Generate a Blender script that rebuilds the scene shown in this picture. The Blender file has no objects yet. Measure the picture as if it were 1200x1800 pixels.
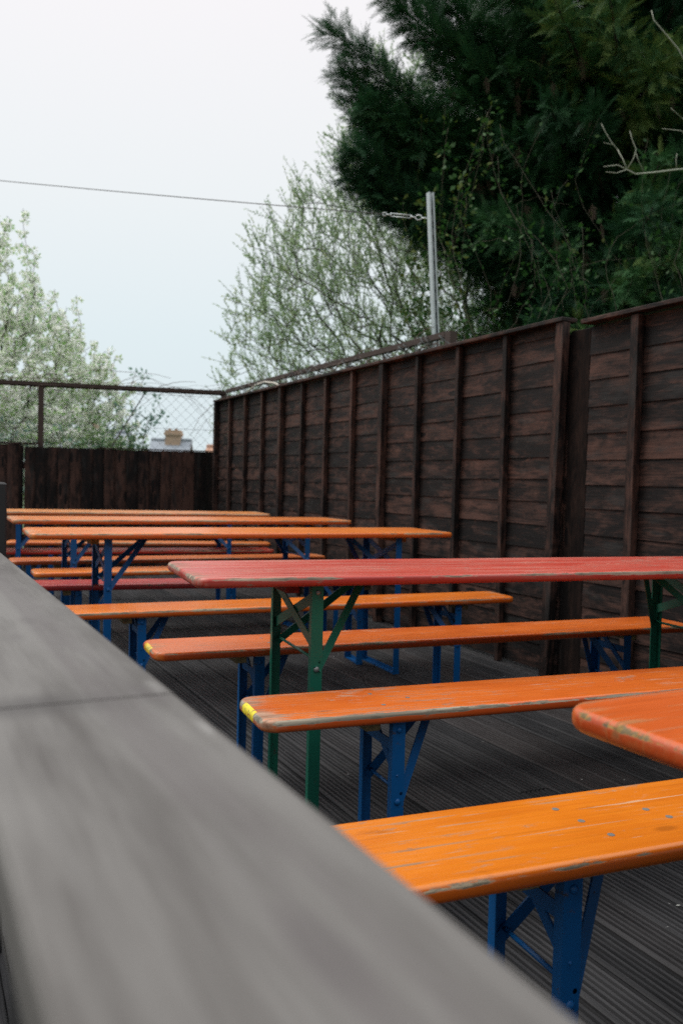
import bpy, math, random
import numpy as np
from mathutils import Vector, Matrix

# ------------------------------------------------------------------ camera, world, sun
SC = bpy.context.scene
COL = SC.collection
PITCH, ROLL, EYE = 0.03424, 0.0242, 1.03
cd = bpy.data.cameras.new("camera")
cam = bpy.data.objects.new("camera", cd)
COL.objects.link(cam)
cd.sensor_fit = 'VERTICAL'
cd.sensor_width, cd.sensor_height = 24.0, 36.0
cd.lens = 30.24
cd.clip_start, cd.clip_end = 0.01, 3000
cd.dof.use_dof = True
cd.dof.focus_distance = 1.9
cd.dof.aperture_fstop = 5.2
_f = Vector((0, math.cos(PITCH), -math.sin(PITCH)))
_u = Vector((0, math.sin(PITCH), math.cos(PITCH)))
_r = Vector((1, 0, 0))
_x = _r * math.cos(ROLL) + _u * math.sin(ROLL)
_y = -_r * math.sin(ROLL) + _u * math.cos(ROLL)
_m = Matrix((_x, _y, -_f)).transposed().to_4x4()
_m.translation = (0, 0, EYE)
cam.matrix_world = _m
SC.camera = cam

SUN_EL, SUN_AZ = math.radians(54), math.radians(-78)     # azimuth from +Y towards +X
world = bpy.data.worlds.new("World")
SC.world = world
world.use_nodes = True
nt = world.node_tree
nt.nodes.clear()
wo = nt.nodes.new('ShaderNodeOutputWorld')
sky = nt.nodes.new('ShaderNodeTexSky')
sky.sky_type = 'NISHITA'
sky.sun_disc = False
sky.sun_elevation = SUN_EL
sky.sun_rotation = SUN_AZ
sky.air_density, sky.dust_density = 1.0, 4.0
bg1 = nt.nodes.new('ShaderNodeBackground')
bg1.inputs[1].default_value = 0.10
nt.links.new(sky.outputs[0], bg1.inputs[0])
# overcast cloud deck: pale blue at the horizon, white overhead
tc = nt.nodes.new('ShaderNodeTexCoord')
sx = nt.nodes.new('ShaderNodeSeparateXYZ')
nt.links.new(tc.outputs['Generated'], sx.inputs[0])
rp = nt.nodes.new('ShaderNodeValToRGB')
rp.color_ramp.elements[0].position = 0.0
rp.color_ramp.elements[0].color = (0.73, 0.84, 0.885, 1)
rp.color_ramp.elements[1].position = 0.5
rp.color_ramp.elements[1].color = (1.0, 0.97, 0.985, 1)
e_ = rp.color_ramp.elements.new(1.0)
e_.color = (2.35, 2.35, 2.40, 1)
e_ = rp.color_ramp.elements.new(0.16)
e_.color = (0.79, 0.89, 0.925, 1)
e_ = rp.color_ramp.elements.new(0.30)
e_.color = (0.895, 0.935, 0.95, 1)
nt.links.new(sx.outputs[2], rp.inputs[0])
bg2 = nt.nodes.new('ShaderNodeBackground')
# dimming added low in the sky behind the camera, as unseen buildings would
def _ss(sock, lo, hi):
    n_ = nt.nodes.new('ShaderNodeMapRange')
    n_.interpolation_type = 'SMOOTHSTEP'
    n_.inputs[1].default_value, n_.inputs[2].default_value = lo, hi
    nt.links.new(sock, n_.inputs[0])
    return n_.outputs[0]
mxm = nt.nodes.new('ShaderNodeMath'); mxm.operation = 'MAXIMUM'
nt.links.new(_ss(sx.outputs[1], -0.45, 0.30), mxm.inputs[0])
nt.links.new(_ss(sx.outputs[2], 0.30, 0.75), mxm.inputs[1])
dk = nt.nodes.new('ShaderNodeMapRange')
dk.inputs[3].default_value = 0.38
nt.links.new(mxm.outputs[0], dk.inputs[0])
nt.links.new(dk.outputs[0], bg2.inputs[1])
nt.links.new(rp.outputs[0], bg2.inputs[0])
mxs = nt.nodes.new('ShaderNodeMixShader')
mxs.inputs[0].default_value = 0.93
nt.links.new(bg1.outputs[0], mxs.inputs[1])
nt.links.new(bg2.outputs[0], mxs.inputs[2])
nt.links.new(mxs.outputs[0], wo.inputs[0])

sd = bpy.data.lights.new("sun", 'SUN')
sd.energy = 1.5
sd.angle = math.radians(25)
sd.color = (1.0, 0.96, 0.90)
sun = bpy.data.objects.new("sun", sd)
COL.objects.link(sun)
sdir = Vector((math.sin(SUN_AZ) * math.cos(SUN_EL), math.cos(SUN_AZ) * math.cos(SUN_EL), math.sin(SUN_EL)))
sun.rotation_euler = sdir.to_track_quat('Z', 'Y').to_euler()
sun.location = (0, 0, 20)

SC.view_settings.view_transform = 'Standard'
SC.view_settings.look = 'None'
SC.view_settings.exposure = 0.0
SC.view_settings.gamma = 1.0
SC.cycles.max_bounces = 6
SC.cycles.diffuse_bounces = 3
SC.cycles.glossy_bounces = 3
SC.cycles.transparent_max_bounces = 6
SC.cycles.use_denoising = False

# ------------------------------------------------------------------ material helpers
class N:
    """small node-graph helper: sockets or numbers in, sockets out"""
    def __init__(s, name):
        s.mat = bpy.data.materials.new(name)
        s.mat.use_nodes = True
        s.t = s.mat.node_tree
        s.t.nodes.clear()
        s.out = s.t.nodes.new('ShaderNodeOutputMaterial')
        s.b = s.t.nodes.new('ShaderNodeBsdfPrincipled')
        s.t.links.new(s.b.outputs[0], s.out.inputs[0])
        s.tc = s.t.nodes.new('ShaderNodeTexCoord')
        s.obj = s.tc.outputs['Object']
    def put(s, sock, v):
        if isinstance(v, bpy.types.NodeSocket):
            s.t.links.new(v, sock)
        elif isinstance(v, tuple) and len(v) == 3 and sock.type == 'RGBA':
            sock.default_value = (*v, 1)
        else:
            sock.default_value = v
    def m(s, op, a, b=0.0, c=0.0, clamp=False):
        n = s.t.nodes.new('ShaderNodeMath')
        n.operation = op
        n.use_clamp = clamp
        s.put(n.inputs[0], a); s.put(n.inputs[1], b)
        if len(n.inputs) > 2: s.put(n.inputs[2], c)
        return n.outputs[0]
    def step(s, x, lo, hi):
        n = s.t.nodes.new('ShaderNodeMapRange')
        n.interpolation_type = 'SMOOTHSTEP'
        s.put(n.inputs[0], x); s.put(n.inputs[1], lo); s.put(n.inputs[2], hi)
        return n.outputs[0]
    def scale(s, v, xyz, off=(0, 0, 0)):
        n = s.t.nodes.new('ShaderNodeMapping')
        s.put(n.inputs[0], v)
        n.inputs['Scale'].default_value = xyz
        n.inputs['Location'].default_value = off
        return n.outputs[0]
    def noise(s, v, sc=1.0, det=3.0, rough=0.55, dist=0.0):
        n = s.t.nodes.new('ShaderNodeTexNoise')
        s.put(n.inputs['Vector'], v)
        n.inputs['Scale'].default_value = sc
        n.inputs['Detail'].default_value = det
        n.inputs['Roughness'].default_value = rough
        n.inputs['Distortion'].default_value = dist
        return n.outputs[0]
    def voronoi(s, v, sc=1.0, rnd=1.0, feature='F1'):
        n = s.t.nodes.new('ShaderNodeTexVoronoi')
        n.feature = feature
        s.put(n.inputs['Vector'], v)
        n.inputs['Scale'].default_value = sc
        n.inputs['Randomness'].default_value = rnd
        return n.outputs[0]
    def mix(s, f, a, b):
        n = s.t.nodes.new('ShaderNodeMix')
        n.data_type = 'RGBA'
        s.put(n.inputs[0], f); s.put(n.inputs[6], a); s.put(n.inputs[7], b)
        return n.outputs[2]
    def mul(s, a, b):
        n = s.t.nodes.new('ShaderNodeMix')
        n.data_type = 'RGBA'; n.blend_type = 'MULTIPLY'
        n.inputs[0].default_value = 1.0
        s.put(n.inputs[6], a); s.put(n.inputs[7], b)
        return n.outputs[2]
    def lerp(s, f, a, b):
        n = s.t.nodes.new('ShaderNodeMix')
        s.put(n.inputs[0], f); s.put(n.inputs[2], a); s.put(n.inputs[3], b)
        return n.outputs[0]
    def xyz(s, v):
        n = s.t.nodes.new('ShaderNodeSeparateXYZ')
        s.put(n.inputs[0], v)
        return n.outputs
    def attr(s, name):
        n = s.t.nodes.new('ShaderNodeAttribute')
        n.attribute_name = name
        return n.outputs['Fac']
    def vadd(s, v, f):
        c = s.t.nodes.new('ShaderNodeCombineXYZ')
        for i in range(3): s.put(c.inputs[i], f)
        n = s.t.nodes.new('ShaderNodeVectorMath')
        s.put(n.inputs[0], v); s.put(n.inputs[1], c.outputs[0])
        return n.outputs[0]
    def bump(s, h, strength=0.3, dist=0.01):
        n = s.t.nodes.new('ShaderNodeBump')
        n.inputs['Strength'].default_value = strength
        n.inputs['Distance'].default_value = dist
        s.put(n.inputs['Height'], h)
        s.t.links.new(n.outputs[0], s.b.inputs['Normal'])
    def done(s, col, rough=0.6, metal=0.0, spec=0.5):
        s.put(s.b.inputs['Base Color'], col)
        s.put(s.b.inputs['Roughness'], rough)
        s.put(s.b.inputs['Metallic'], metal)
        s.put(s.b.inputs['Specular IOR Level'], spec)
        return s.mat

def paint_mat(name, c1, c2, L, W, seed, wear=0.5, edge=1.0, bare=(0.42, 0.34, 0.22), rough=0.29, yellow=0.0, wash=0.0, fine=0.8):
    """worn gloss paint on a wooden plank that runs along local x (0..L) and y (0..W)"""
    n = N(name)
    o = n.scale(n.obj, (1, 1, 1), (seed * 7.3, seed * 3.1, 0))
    x, y, z = n.xyz(n.obj)
    grain = n.noise(n.scale(o, (2.2, 90, 60)), 1, 4, 0.6)
    patch = n.noise(n.scale(o, (2.0, 6, 6)), 1, 5, 0.62, 0.6)
    big = n.noise(n.scale(o, (0.8, 2.5, 2)), 1, 2)
    fleck = n.noise(n.scale(o, (14, 60, 60)), 1, 4, 0.7)
    de = n.m('MINIMUM', n.m('MINIMUM', y, n.m('SUBTRACT', W, y)), n.m('MINIMUM', x, n.m('SUBTRACT', L, x)))
    ed = n.m('MULTIPLY', n.m('SUBTRACT', 1.0, n.step(de, 0.003, 0.013)), n.step(z, 0.012, 0.025))
    side = n.m('SUBTRACT', 1.0, n.step(de, 0.0005, 0.003))
    ends = n.m('SUBTRACT', 1.0, n.step(n.m('MINIMUM', x, n.m('SUBTRACT', L, x)), 0.01, 0.16))
    base = n.mix(n.step(n.m('ADD', n.m('MULTIPLY', patch, 0.6), n.m('MULTIPLY', grain, 0.4)), 0.36, 0.64), c1, c2)
    base = n.mix(n.m('MULTIPLY', n.step(big, 0.45, 0.7), 0.35), base, tuple(v * 0.72 for v in c1))
    if wash:
        ws = n.step(n.noise(n.scale(o, (1.1, 55, 40)), 1, 5, 0.68), 0.46, 0.66)
        base = n.mix(n.m('MULTIPLY', ws, wash), base, (0.68, 0.40, 0.33))
    # bare wood: long scratches along the grain, worn arrises, chips
    sc_ = n.m('MULTIPLY', n.step(grain, 0.62 - 0.05 * wear, 0.68), n.step(patch, 0.48, 0.58))
    ch_ = n.m('MULTIPLY', n.step(fleck, 0.635 - 0.05 * wear, 0.67), n.step(patch, 0.46, 0.60))
    eg_ = n.step(n.m('ADD', n.m('ADD', n.m('MULTIPLY', ed, edge * 0.30), n.m('MULTIPLY', side, 0.10 * edge)), n.m('ADD', n.m('MULTIPLY', n.m('ADD', n.m('MULTIPLY', n.m('SUBTRACT', patch, 0.5), 1.5), 0.5), 0.60), n.m('MULTIPLY', fleck, 0.40))), 0.80, 0.86)
    en_ = n.m('MULTIPLY', n.step(n.m('ADD', n.m('MULTIPLY', ends, 0.24 * edge), n.m('ADD', n.m('MULTIPLY', grain, 0.42), n.m('MULTIPLY', patch, 0.5))), 0.68, 0.80), 0.75)
    top = n.step(z, 0.002, 0.016)
    w = n.m('MAXIMUM', n.m('MULTIPLY', n.m('MAXIMUM', sc_, ch_), fine), n.m('MULTIPLY', n.m('MAXIMUM', eg_, en_), top), clamp=True)
    wood = n.mix(n.step(grain, 0.35, 0.65), bare, tuple(v * 0.38 for v in bare))
    wood = n.mix(n.m('MULTIPLY', n.step(fleck, 0.50, 0.60), 0.7), wood, (0.10, 0.085, 0.06))
    # bare blotches where the varnish has flaked
    bl = n.m('MULTIPLY', n.step(n.noise(n.scale(o, (3.5, 10, 8), (2, 5, 0)), 1, 6, 0.75, 0.4), 0.635 - 0.03 * wear, 0.665), n.step(fleck, 0.42, 0.52))
    w = n.m('MAXIMUM', w, n.m('MULTIPLY', bl, 0.85 * fine))
    # thin white scratch lines running slightly across the grain
    rot = n.t.nodes.new('ShaderNodeMapping')
    n.put(rot.inputs[0], o)
    rot.inputs['Rotation'].default_value = (0, 0, 0.12 + 0.05 * seed % 0.2)
    rot.inputs['Scale'].default_value = (2.4, 95, 1)
    ln = n.step(n.noise(rot.outputs[0], 1, 2, 0.4), 0.685, 0.715)
    w = n.m('MAXIMUM', w, n.m('MULTIPLY', ln, 0.8 * fine))
    for kk, (ang, sc2, off2) in enumerate(((0.55, (5, 120, 1), (1, 2, 0)), (-0.75, (6, 110, 1), (4, 7, 0)))):
        r2 = n.t.nodes.new('ShaderNodeMapping')
        n.put(r2.inputs[0], o)
        r2.inputs['Rotation'].default_value = (0, 0, ang); r2.inputs['Scale'].default_value = sc2; r2.inputs['Location'].default_value = off2
        l2 = n.m('MULTIPLY', n.step(n.noise(r2.outputs[0], 1, 2, 0.4), 0.665, 0.70), n.step(n.noise(n.scale(o, (5, 9, 9), (kk, 3, 0)), 1, 2), 0.48, 0.56))
        w = n.m('MAXIMUM', w, n.m('MULTIPLY', l2, 0.7 * fine))
    kn = n.m('SUBTRACT', 1.0, n.step(n.voronoi(n.scale(o, (3.2, 8, 1)), 1), 0.04, 0.10))
    base = n.mix(n.m('MULTIPLY', kn, 0.45), base, tuple(v * 0.35 for v in c1))
    gl = n.step(n.noise(n.scale(o, (3.0, 130, 1), (2, 8, 0)), 1, 3, 0.6), 0.52, 0.70)
    base = n.mix(n.m('MULTIPLY', gl, 0.28), base, tuple(v * 0.45 for v in c1))
    dirt = n.step(n.noise(n.scale(o, (7, 18, 18), (3, 9, 1)), 1, 5, 0.7), 0.60, 0.75)
    base = n.mix(n.m('MULTIPLY', dirt, 0.5), base, tuple(v * 0.45 for v in c1))
    col = n.mix(w, base, wood)
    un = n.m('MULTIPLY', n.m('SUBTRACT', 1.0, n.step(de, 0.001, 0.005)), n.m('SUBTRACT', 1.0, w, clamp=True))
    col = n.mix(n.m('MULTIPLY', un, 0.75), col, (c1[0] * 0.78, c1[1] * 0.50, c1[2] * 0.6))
    if yellow:
        ym = n.m('MULTIPLY', n.m('LESS_THAN', x, 0.011), n.m('MULTIPLY', n.step(y, 0.085, 0.09), n.m('SUBTRACT', 1.0, n.step(y, 0.185, 0.19))))
        ym = n.m('MULTIPLY', ym, n.m('MULTIPLY', yellow, n.m('SUBTRACT', 1.0, n.m('MULTIPLY', n.step(fleck, 0.55, 0.62), 0.8))))
        col = n.mix(ym, col, (0.85, 0.72, 0.02))
    rg = n.lerp(w, n.m('ADD', rough - 0.08, n.m('MULTIPLY', patch, 0.16)), 0.8)
    h = n.m('ADD', n.m('MULTIPLY', w, -0.6), n.m('MULTIPLY', grain, 0.25))
    n.bump(h, 0.14, 0.004)
    return n.done(col, rg)

def metal_paint(name, c):
    n = N(name)
    a = n.noise(n.obj, 9, 3)
    f = n.step(n.noise(n.obj, 34, 6, 0.78), 0.60, 0.65)
    col = n.mix(a, c, tuple(v * 0.72 for v in c))
    col = n.mix(n.m('MULTIPLY', f, 0.8), col, (0.05, 0.035, 0.03))
    n.bump(n.noise(n.obj, 40, 3), 0.12, 0.003)
    return n.done(col, n.lerp(f, 0.42, 0.8), 0.0, 0.35)

def raw_wood(name, c, sc=(60, 3, 60)):
    n = N(name)
    g = n.noise(n.scale(n.obj, sc), 1, 4, 0.6)
    return n.done(n.mix(n.step(g, 0.3, 0.7), c, tuple(v * 0.5 for v in c)), 0.75)

def fence_mat(name, horizontal=True, dark=(0.0070, 0.0056, 0.0055), warm=(0.088, 0.045, 0.034), spec=0.22, greyc=(0.034, 0.034, 0.033)):
    """dark brown stain; 'tint' (0..1) is one value per board"""
    n = N(name)
    t = n.attr('tint')
    o = n.vadd(n.obj, n.m('MULTIPLY', t, 31.7))
    s1 = (3.2, 20, 15) if horizontal else (15, 20, 3.2)
    s2 = (5, 60, 130) if horizontal else (130, 60, 5)
    s3 = (1.1, 9, 9) if horizontal else (9, 9, 1.1)
    a = n.noise(n.scale(o, s1), 1, 5, 0.65, 1.4)
    g = n.noise(n.scale(o, s2), 1, 3, 0.6, 0.8)
    st = n.noise(n.scale(o, s3), 1, 4, 0.6)
    k = n.voronoi(n.scale(o, (2.2, 0.01, 9) if horizontal else (9, 0.01, 2.2)), 1)
    knot = n.m('SUBTRACT', 1.0, n.step(k, 0.06, 0.20))
    rings = n.m('MULTIPLY', n.m('SUBTRACT', 1.0, n.step(k, 0.12, 0.55)), n.m('ADD', 0.5, n.m('MULTIPLY', n.m('SINE', n.m('MULTIPLY', k, 70.0)), 0.5)))
    f = n.m('ADD', n.m('MULTIPLY', a, 0.62), n.m('MULTIPLY', st, 0.48))
    f = n.m('ADD', f, n.m('MULTIPLY', n.m('SUBTRACT', t, 0.5), 0.18 if horizontal else 0.26))
    f = n.m('ADD', f, n.m('MULTIPLY', n.m('SUBTRACT', g, 0.5), 0.42))
    f = n.m('ADD', f, n.m('MULTIPLY', rings, 0.12))
    f = n.m('SUBTRACT', f, n.m('MULTIPLY', knot, 0.55))
    blot = n.noise(n.scale(o, (4.5, 4.5, 11) if horizontal else (11, 4.5, 4.5), (9, 2, 4)), 1, 5, 0.7, 0.8)
    f = n.m('ADD', f, n.m('MULTIPLY', n.m('SUBTRACT', blot, 0.5), 0.75))
    col = n.mix(n.step(f, 0.42, 0.84), dark, warm)
    grey = n.step(n.noise(n.scale(o, s1, (5, 5, 5)), 1, 3), 0.54, 0.70)
    col = n.mix(n.m('MULTIPLY', grey, 0.5), col, greyc)
    hole_light = n.m('SUBTRACT', 1.0, n.step(n.voronoi(n.scale(n.obj, (7, 0.01, 7), (0.2, 0, 0.4)), 1), 0.020, 0.032))  # pale specks painted for light showing through small holes in the boards
    col = n.mix(n.m('MULTIPLY', hole_light, 0.5), col, (0.30, 0.29, 0.28))
    n.bump(n.m('ADD', g, n.m('MULTIPLY', knot, 0.5)), 0.35, 0.004)
    return n.done(col, n.lerp(a, 0.55, 0.80), 0.0, spec)

def deck_mat():
    n = N("grooved_deck_wood")
    t = n.attr('tint')
    o = n.vadd(n.obj, n.m('MULTIPLY', t, 17.0))
    a = n.noise(n.scale(o, (0.9, 4, 1)), 1, 4, 0.6)
    g = n.noise(n.scale(o, (4, 90, 1)), 1, 4, 0.6)
    p = n.noise(n.scale(n.obj, (1.1, 1.1, 1.1)), 1, 5, 0.65)
    col = n.mix(n.step(n.m('ADD', n.m('MULTIPLY', a, 0.6), n.m('MULTIPLY', g, 0.5)), 0.35, 0.75), (0.0100, 0.0105, 0.0120), (0.046, 0.046, 0.048))
    col = n.mix(n.m('MULTIPLY', n.step(t, 0.55, 0.95), 0.35), col, (0.058, 0.046, 0.043))
    col = n.mix(n.m('MULTIPLY', n.step(p, 0.52, 0.72), 0.45), col, (0.015, 0.016, 0.0175))
    dv = n.voronoi(n.scale(n.obj, (16, 16, 0.01)), 1)
    dz = n.noise(n.scale(n.obj, (2.3, 2.3, 0.01)), 1, 3)
    spot = n.m('MULTIPLY', n.m('SUBTRACT', 1.0, n.step(dv, 0.045, 0.075)), n.step(dz, 0.50, 0.60))
    col = n.mix(n.m('MULTIPLY', spot, 0.35), col, (0.40, 0.40, 0.39))
    n.bump(n.m('ADD', g, n.m('MULTIPLY', p, 0.4)), 0.30, 0.003)
    return n.done(col, n.lerp(p, 0.50, 0.78), 0.0, 0.24)

def rail_mat():
    n = N("weathered_grey_timber")
    o = n.obj
    a = n.noise(n.scale(o, (2.0, 22, 8)), 1, 5, 0.66, 0.15)
    b = n.noise(n.scale(o, (5, 30, 9), (4, 4, 4)), 1, 4, 0.6)
    g = n.noise(n.scale(o, (5, 150, 60)), 1, 4, 0.6)
    x, y, z = n.xyz(o)
    lf = n.noise(n.scale(o, (3.0, 9, 1), (7, 1, 0)), 1, 3, 0.6, 0.3)
    a = n.m('ADD', n.m('MULTIPLY', a, 0.6), n.m('MULTIPLY', lf, 0.42))
    col = n.mix(n.step(a, 0.36, 0.64), (0.070, 0.064, 0.059), (0.152, 0.146, 0.137))
    # darker damp stain wandering along the inner half of the plank
    band = n.m('MULTIPLY', n.step(y, 0.015, 0.045), n.m('SUBTRACT', 1.0, n.step(y, 0.056, 0.07)))
    st = n.m('MULTIPLY', band, n.step(b, 0.36, 0.54))
    col = n.mix(n.m('MULTIPLY', st, 0.55), col, (0.10, 0.09, 0.088))
    k = n.voronoi(n.scale(o, (5, 14, 1), (0.3, 0.7, 0)), 1)
    col = n.mix(n.m('MULTIPLY', n.m('SUBTRACT', 1.0, n.step(k, 0.05, 0.22)), 0.6), col, (0.09, 0.082, 0.08))
    col = n.mix(n.m('MULTIPLY', n.step(g, 0.5, 0.7), 0.25), col, (0.12, 0.115, 0.11))
    pk = n.noise(n.scale(o, (10, 25, 1), (0.5, 0.2, 0)), 1, 2)
    pk = n.m('MULTIPLY', n.step(pk, 0.66, 0.76), n.m('SUBTRACT', 1.0, n.step(y, 0.004, 0.020)))
    col = n.mix(n.m('MULTIPLY', pk, 0.5), col, (0.36, 0.355, 0.34))
    jt = n.m('SUBTRACT', 1.0, n.step(n.m('ABSOLUTE', n.m('SUBTRACT', n.m('ADD', x, n.m('MULTIPLY', b, 0.03)), 0.279)), 0.002, 0.042))
    jt = n.m('MULTIPLY', jt, n.step(y, 0.02, 0.10))
    col = n.mix(n.m('MULTIPLY', jt, 0.62), col, (0.05, 0.046, 0.045))
    n.bump(n.m('ADD', g, a), 0.3, 0.003)
    return n.done(col, 0.72, 0.0, 0.35)

def simple(name, c, rough=0.6, metal=0.0, var=0.25, sc=12.0):
    n = N(name)
    a = n.noise(n.obj, sc, 4, 0.6)
    return n.done(n.mix(a, tuple(v * (1 - var) for v in c), tuple(min(1, v * (1 + var)) for v in c)), rough, metal)

def leaf_mat(name, ca, cb, cc, rough=0.55, trans=0.25):
    """tint picks between three leaf colours"""
    n = N(name)
    t = n.attr('tint')
    col = n.mix(n.step(t, 0.0, 0.6), ca, cb)
    col = n.mix(n.step(t, 0.75, 1.0), col, cc)
    n.done(col, rough, 0.0, 0.3)
    if trans:
        tr = n.t.nodes.new('ShaderNodeBsdfTranslucent')
        n.put(tr.inputs[0], col)
        mx = n.t.nodes.new('ShaderNodeMixShader')
        mx.inputs[0].default_value = trans
        n.t.links.new(n.b.outputs[0], mx.inputs[1])
        n.t.links.new(tr.outputs[0], mx.inputs[2])
        n.t.links.new(mx.outputs[0], n.out.inputs[0])
    return n.mat

M = {}
M['blue'] = metal_paint("blue_gloss_steel", (0.001, 0.085, 0.27))
M['green'] = metal_paint("green_gloss_steel", (0.010, 0.135, 0.085))
M['cleat'] = raw_wood("bare_cleat_wood", (0.30, 0.22, 0.11))
M['cleat_red'] = raw_wood("red_cleat_wood", (0.25, 0.016, 0.008))
M['cleat_orange'] = raw_wood("ochre_cleat_wood", (0.40, 0.20, 0.05))
M['bolt'] = simple("zinc_bolt", (0.22, 0.23, 0.23), 0.5, 0.6)
M['screw'] = simple("dull_screw", (0.17, 0.17, 0.16), 0.6, 0.3)
M['fence_h'] = fence_mat("brown_stained_boards", True)
M['fence_v'] = fence_mat("brown_stained_uprights", False)
M['deck'] = deck_mat()
M['rail'] = rail_mat()
M['galv'] = simple("galvanised_steel", (0.50, 0.55, 0.56), 0.45, 0.55, 0.2, 30)
M['slot'] = simple("slot_shadow_steel", (0.10, 0.115, 0.12), 0.6, 0.3)
M['rust'] = simple("rusty_brown_steel", (0.058, 0.038, 0.031), 0.8, 0.1, 0.45, 25)
M['wire'] = simple("dull_fence_wire", (0.16, 0.18, 0.18), 0.6, 0.4)
M['cable'] = simple("dark_cable", (0.10, 0.10, 0.10), 0.6, 0.2)
M['vine'] = simple("dry_vine_stem", (0.16, 0.12, 0.10), 0.85, 0.0, 0.4, 20)
M['palevine'] = simple("pale_bramble_stem", (0.115, 0.105, 0.075), 0.85, 0.0, 0.4, 20)
M['palebark'] = simple("pale_smooth_bark", (0.36, 0.38, 0.30), 0.8, 0.0, 0.3, 25)
M['bark'] = simple("dark_bark", (0.045, 0.034, 0.026), 0.9, 0.0, 0.4, 14)
M['greybark'] = simple("grey_green_bark", (0.11, 0.108, 0.09), 0.9, 0.0, 0.4, 14)
M['deep_brown'] = fence_mat('deep_brown_post', False, (0.006, 0.005, 0.005), (0.026, 0.016, 0.013), 0.06, (0.012, 0.011, 0.010))  # darker board colours for the post in the gap
M['post'] = simple("black_stained_post", (0.012, 0.012, 0.013), 0.6)
M['conifer'] = leaf_mat("dark_conifer_sprays", (0.020, 0.076, 0.036), (0.052, 0.155, 0.056), (0.15, 0.22, 0.055), 0.6, 0.2)
M['dead'] = simple("dead_conifer_brown", (0.055, 0.033, 0.02), 0.9)
M['willow'] = leaf_mat("pale_willow_leaves", (0.25, 0.39, 0.20), (0.38, 0.52, 0.28), (0.46, 0.54, 0.22), 0.55, 0.5)
M['blossom'] = leaf_mat("white_blossom", (0.92, 0.94, 0.86), (0.97, 0.98, 0.95), (0.98, 0.96, 0.96), 0.6, 0.6)
M['blossomleaf'] = leaf_mat("fresh_blossom_leaves", (0.26, 0.50, 0.16), (0.38, 0.60, 0.21), (0.50, 0.66, 0.28), 0.5, 0.45)
M['creeper'] = leaf_mat("creeper_leaves", (0.020, 0.075, 0.020), (0.042, 0.125, 0.026), (0.12, 0.16, 0.03), 0.5, 0.3)
M['shrub'] = leaf_mat("shrub_leaves", (0.08, 0.18, 0.09), (0.16, 0.28, 0.10), (0.30, 0.40, 0.18), 0.5, 0.3)
M['bluegreen'] = leaf_mat("bluish_sapling_leaves", (0.17, 0.30, 0.25), (0.24, 0.38, 0.32), (0.30, 0.42, 0.3), 0.5, 0.3)
M['grass'] = simple("rough_grass", (0.05, 0.09, 0.03), 0.9, 0.0, 0.5, 3)
M['brick'] = simple("pale_buff_brick", (0.50, 0.36, 0.26), 0.85, 0.0, 0.3, 9)
M['slate'] = simple("blue_grey_slate", (0.27, 0.31, 0.35), 0.7, 0.0, 0.2, 5)
M['tile'] = simple("orange_clay_tile", (0.42, 0.24, 0.16), 0.8, 0.0, 0.25, 9)
M['pot'] = simple("buff_chimney_pot", (0.45, 0.33, 0.24), 0.8)
M['render'] = simple("cream_render", (0.50, 0.46, 0.38), 0.85)
M['pane'] = simple("window_glass", (0.05, 0.06, 0.07), 0.12)
M['cane'] = simple("bleached_cane", (0.62, 0.58, 0.50), 0.7)

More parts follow.
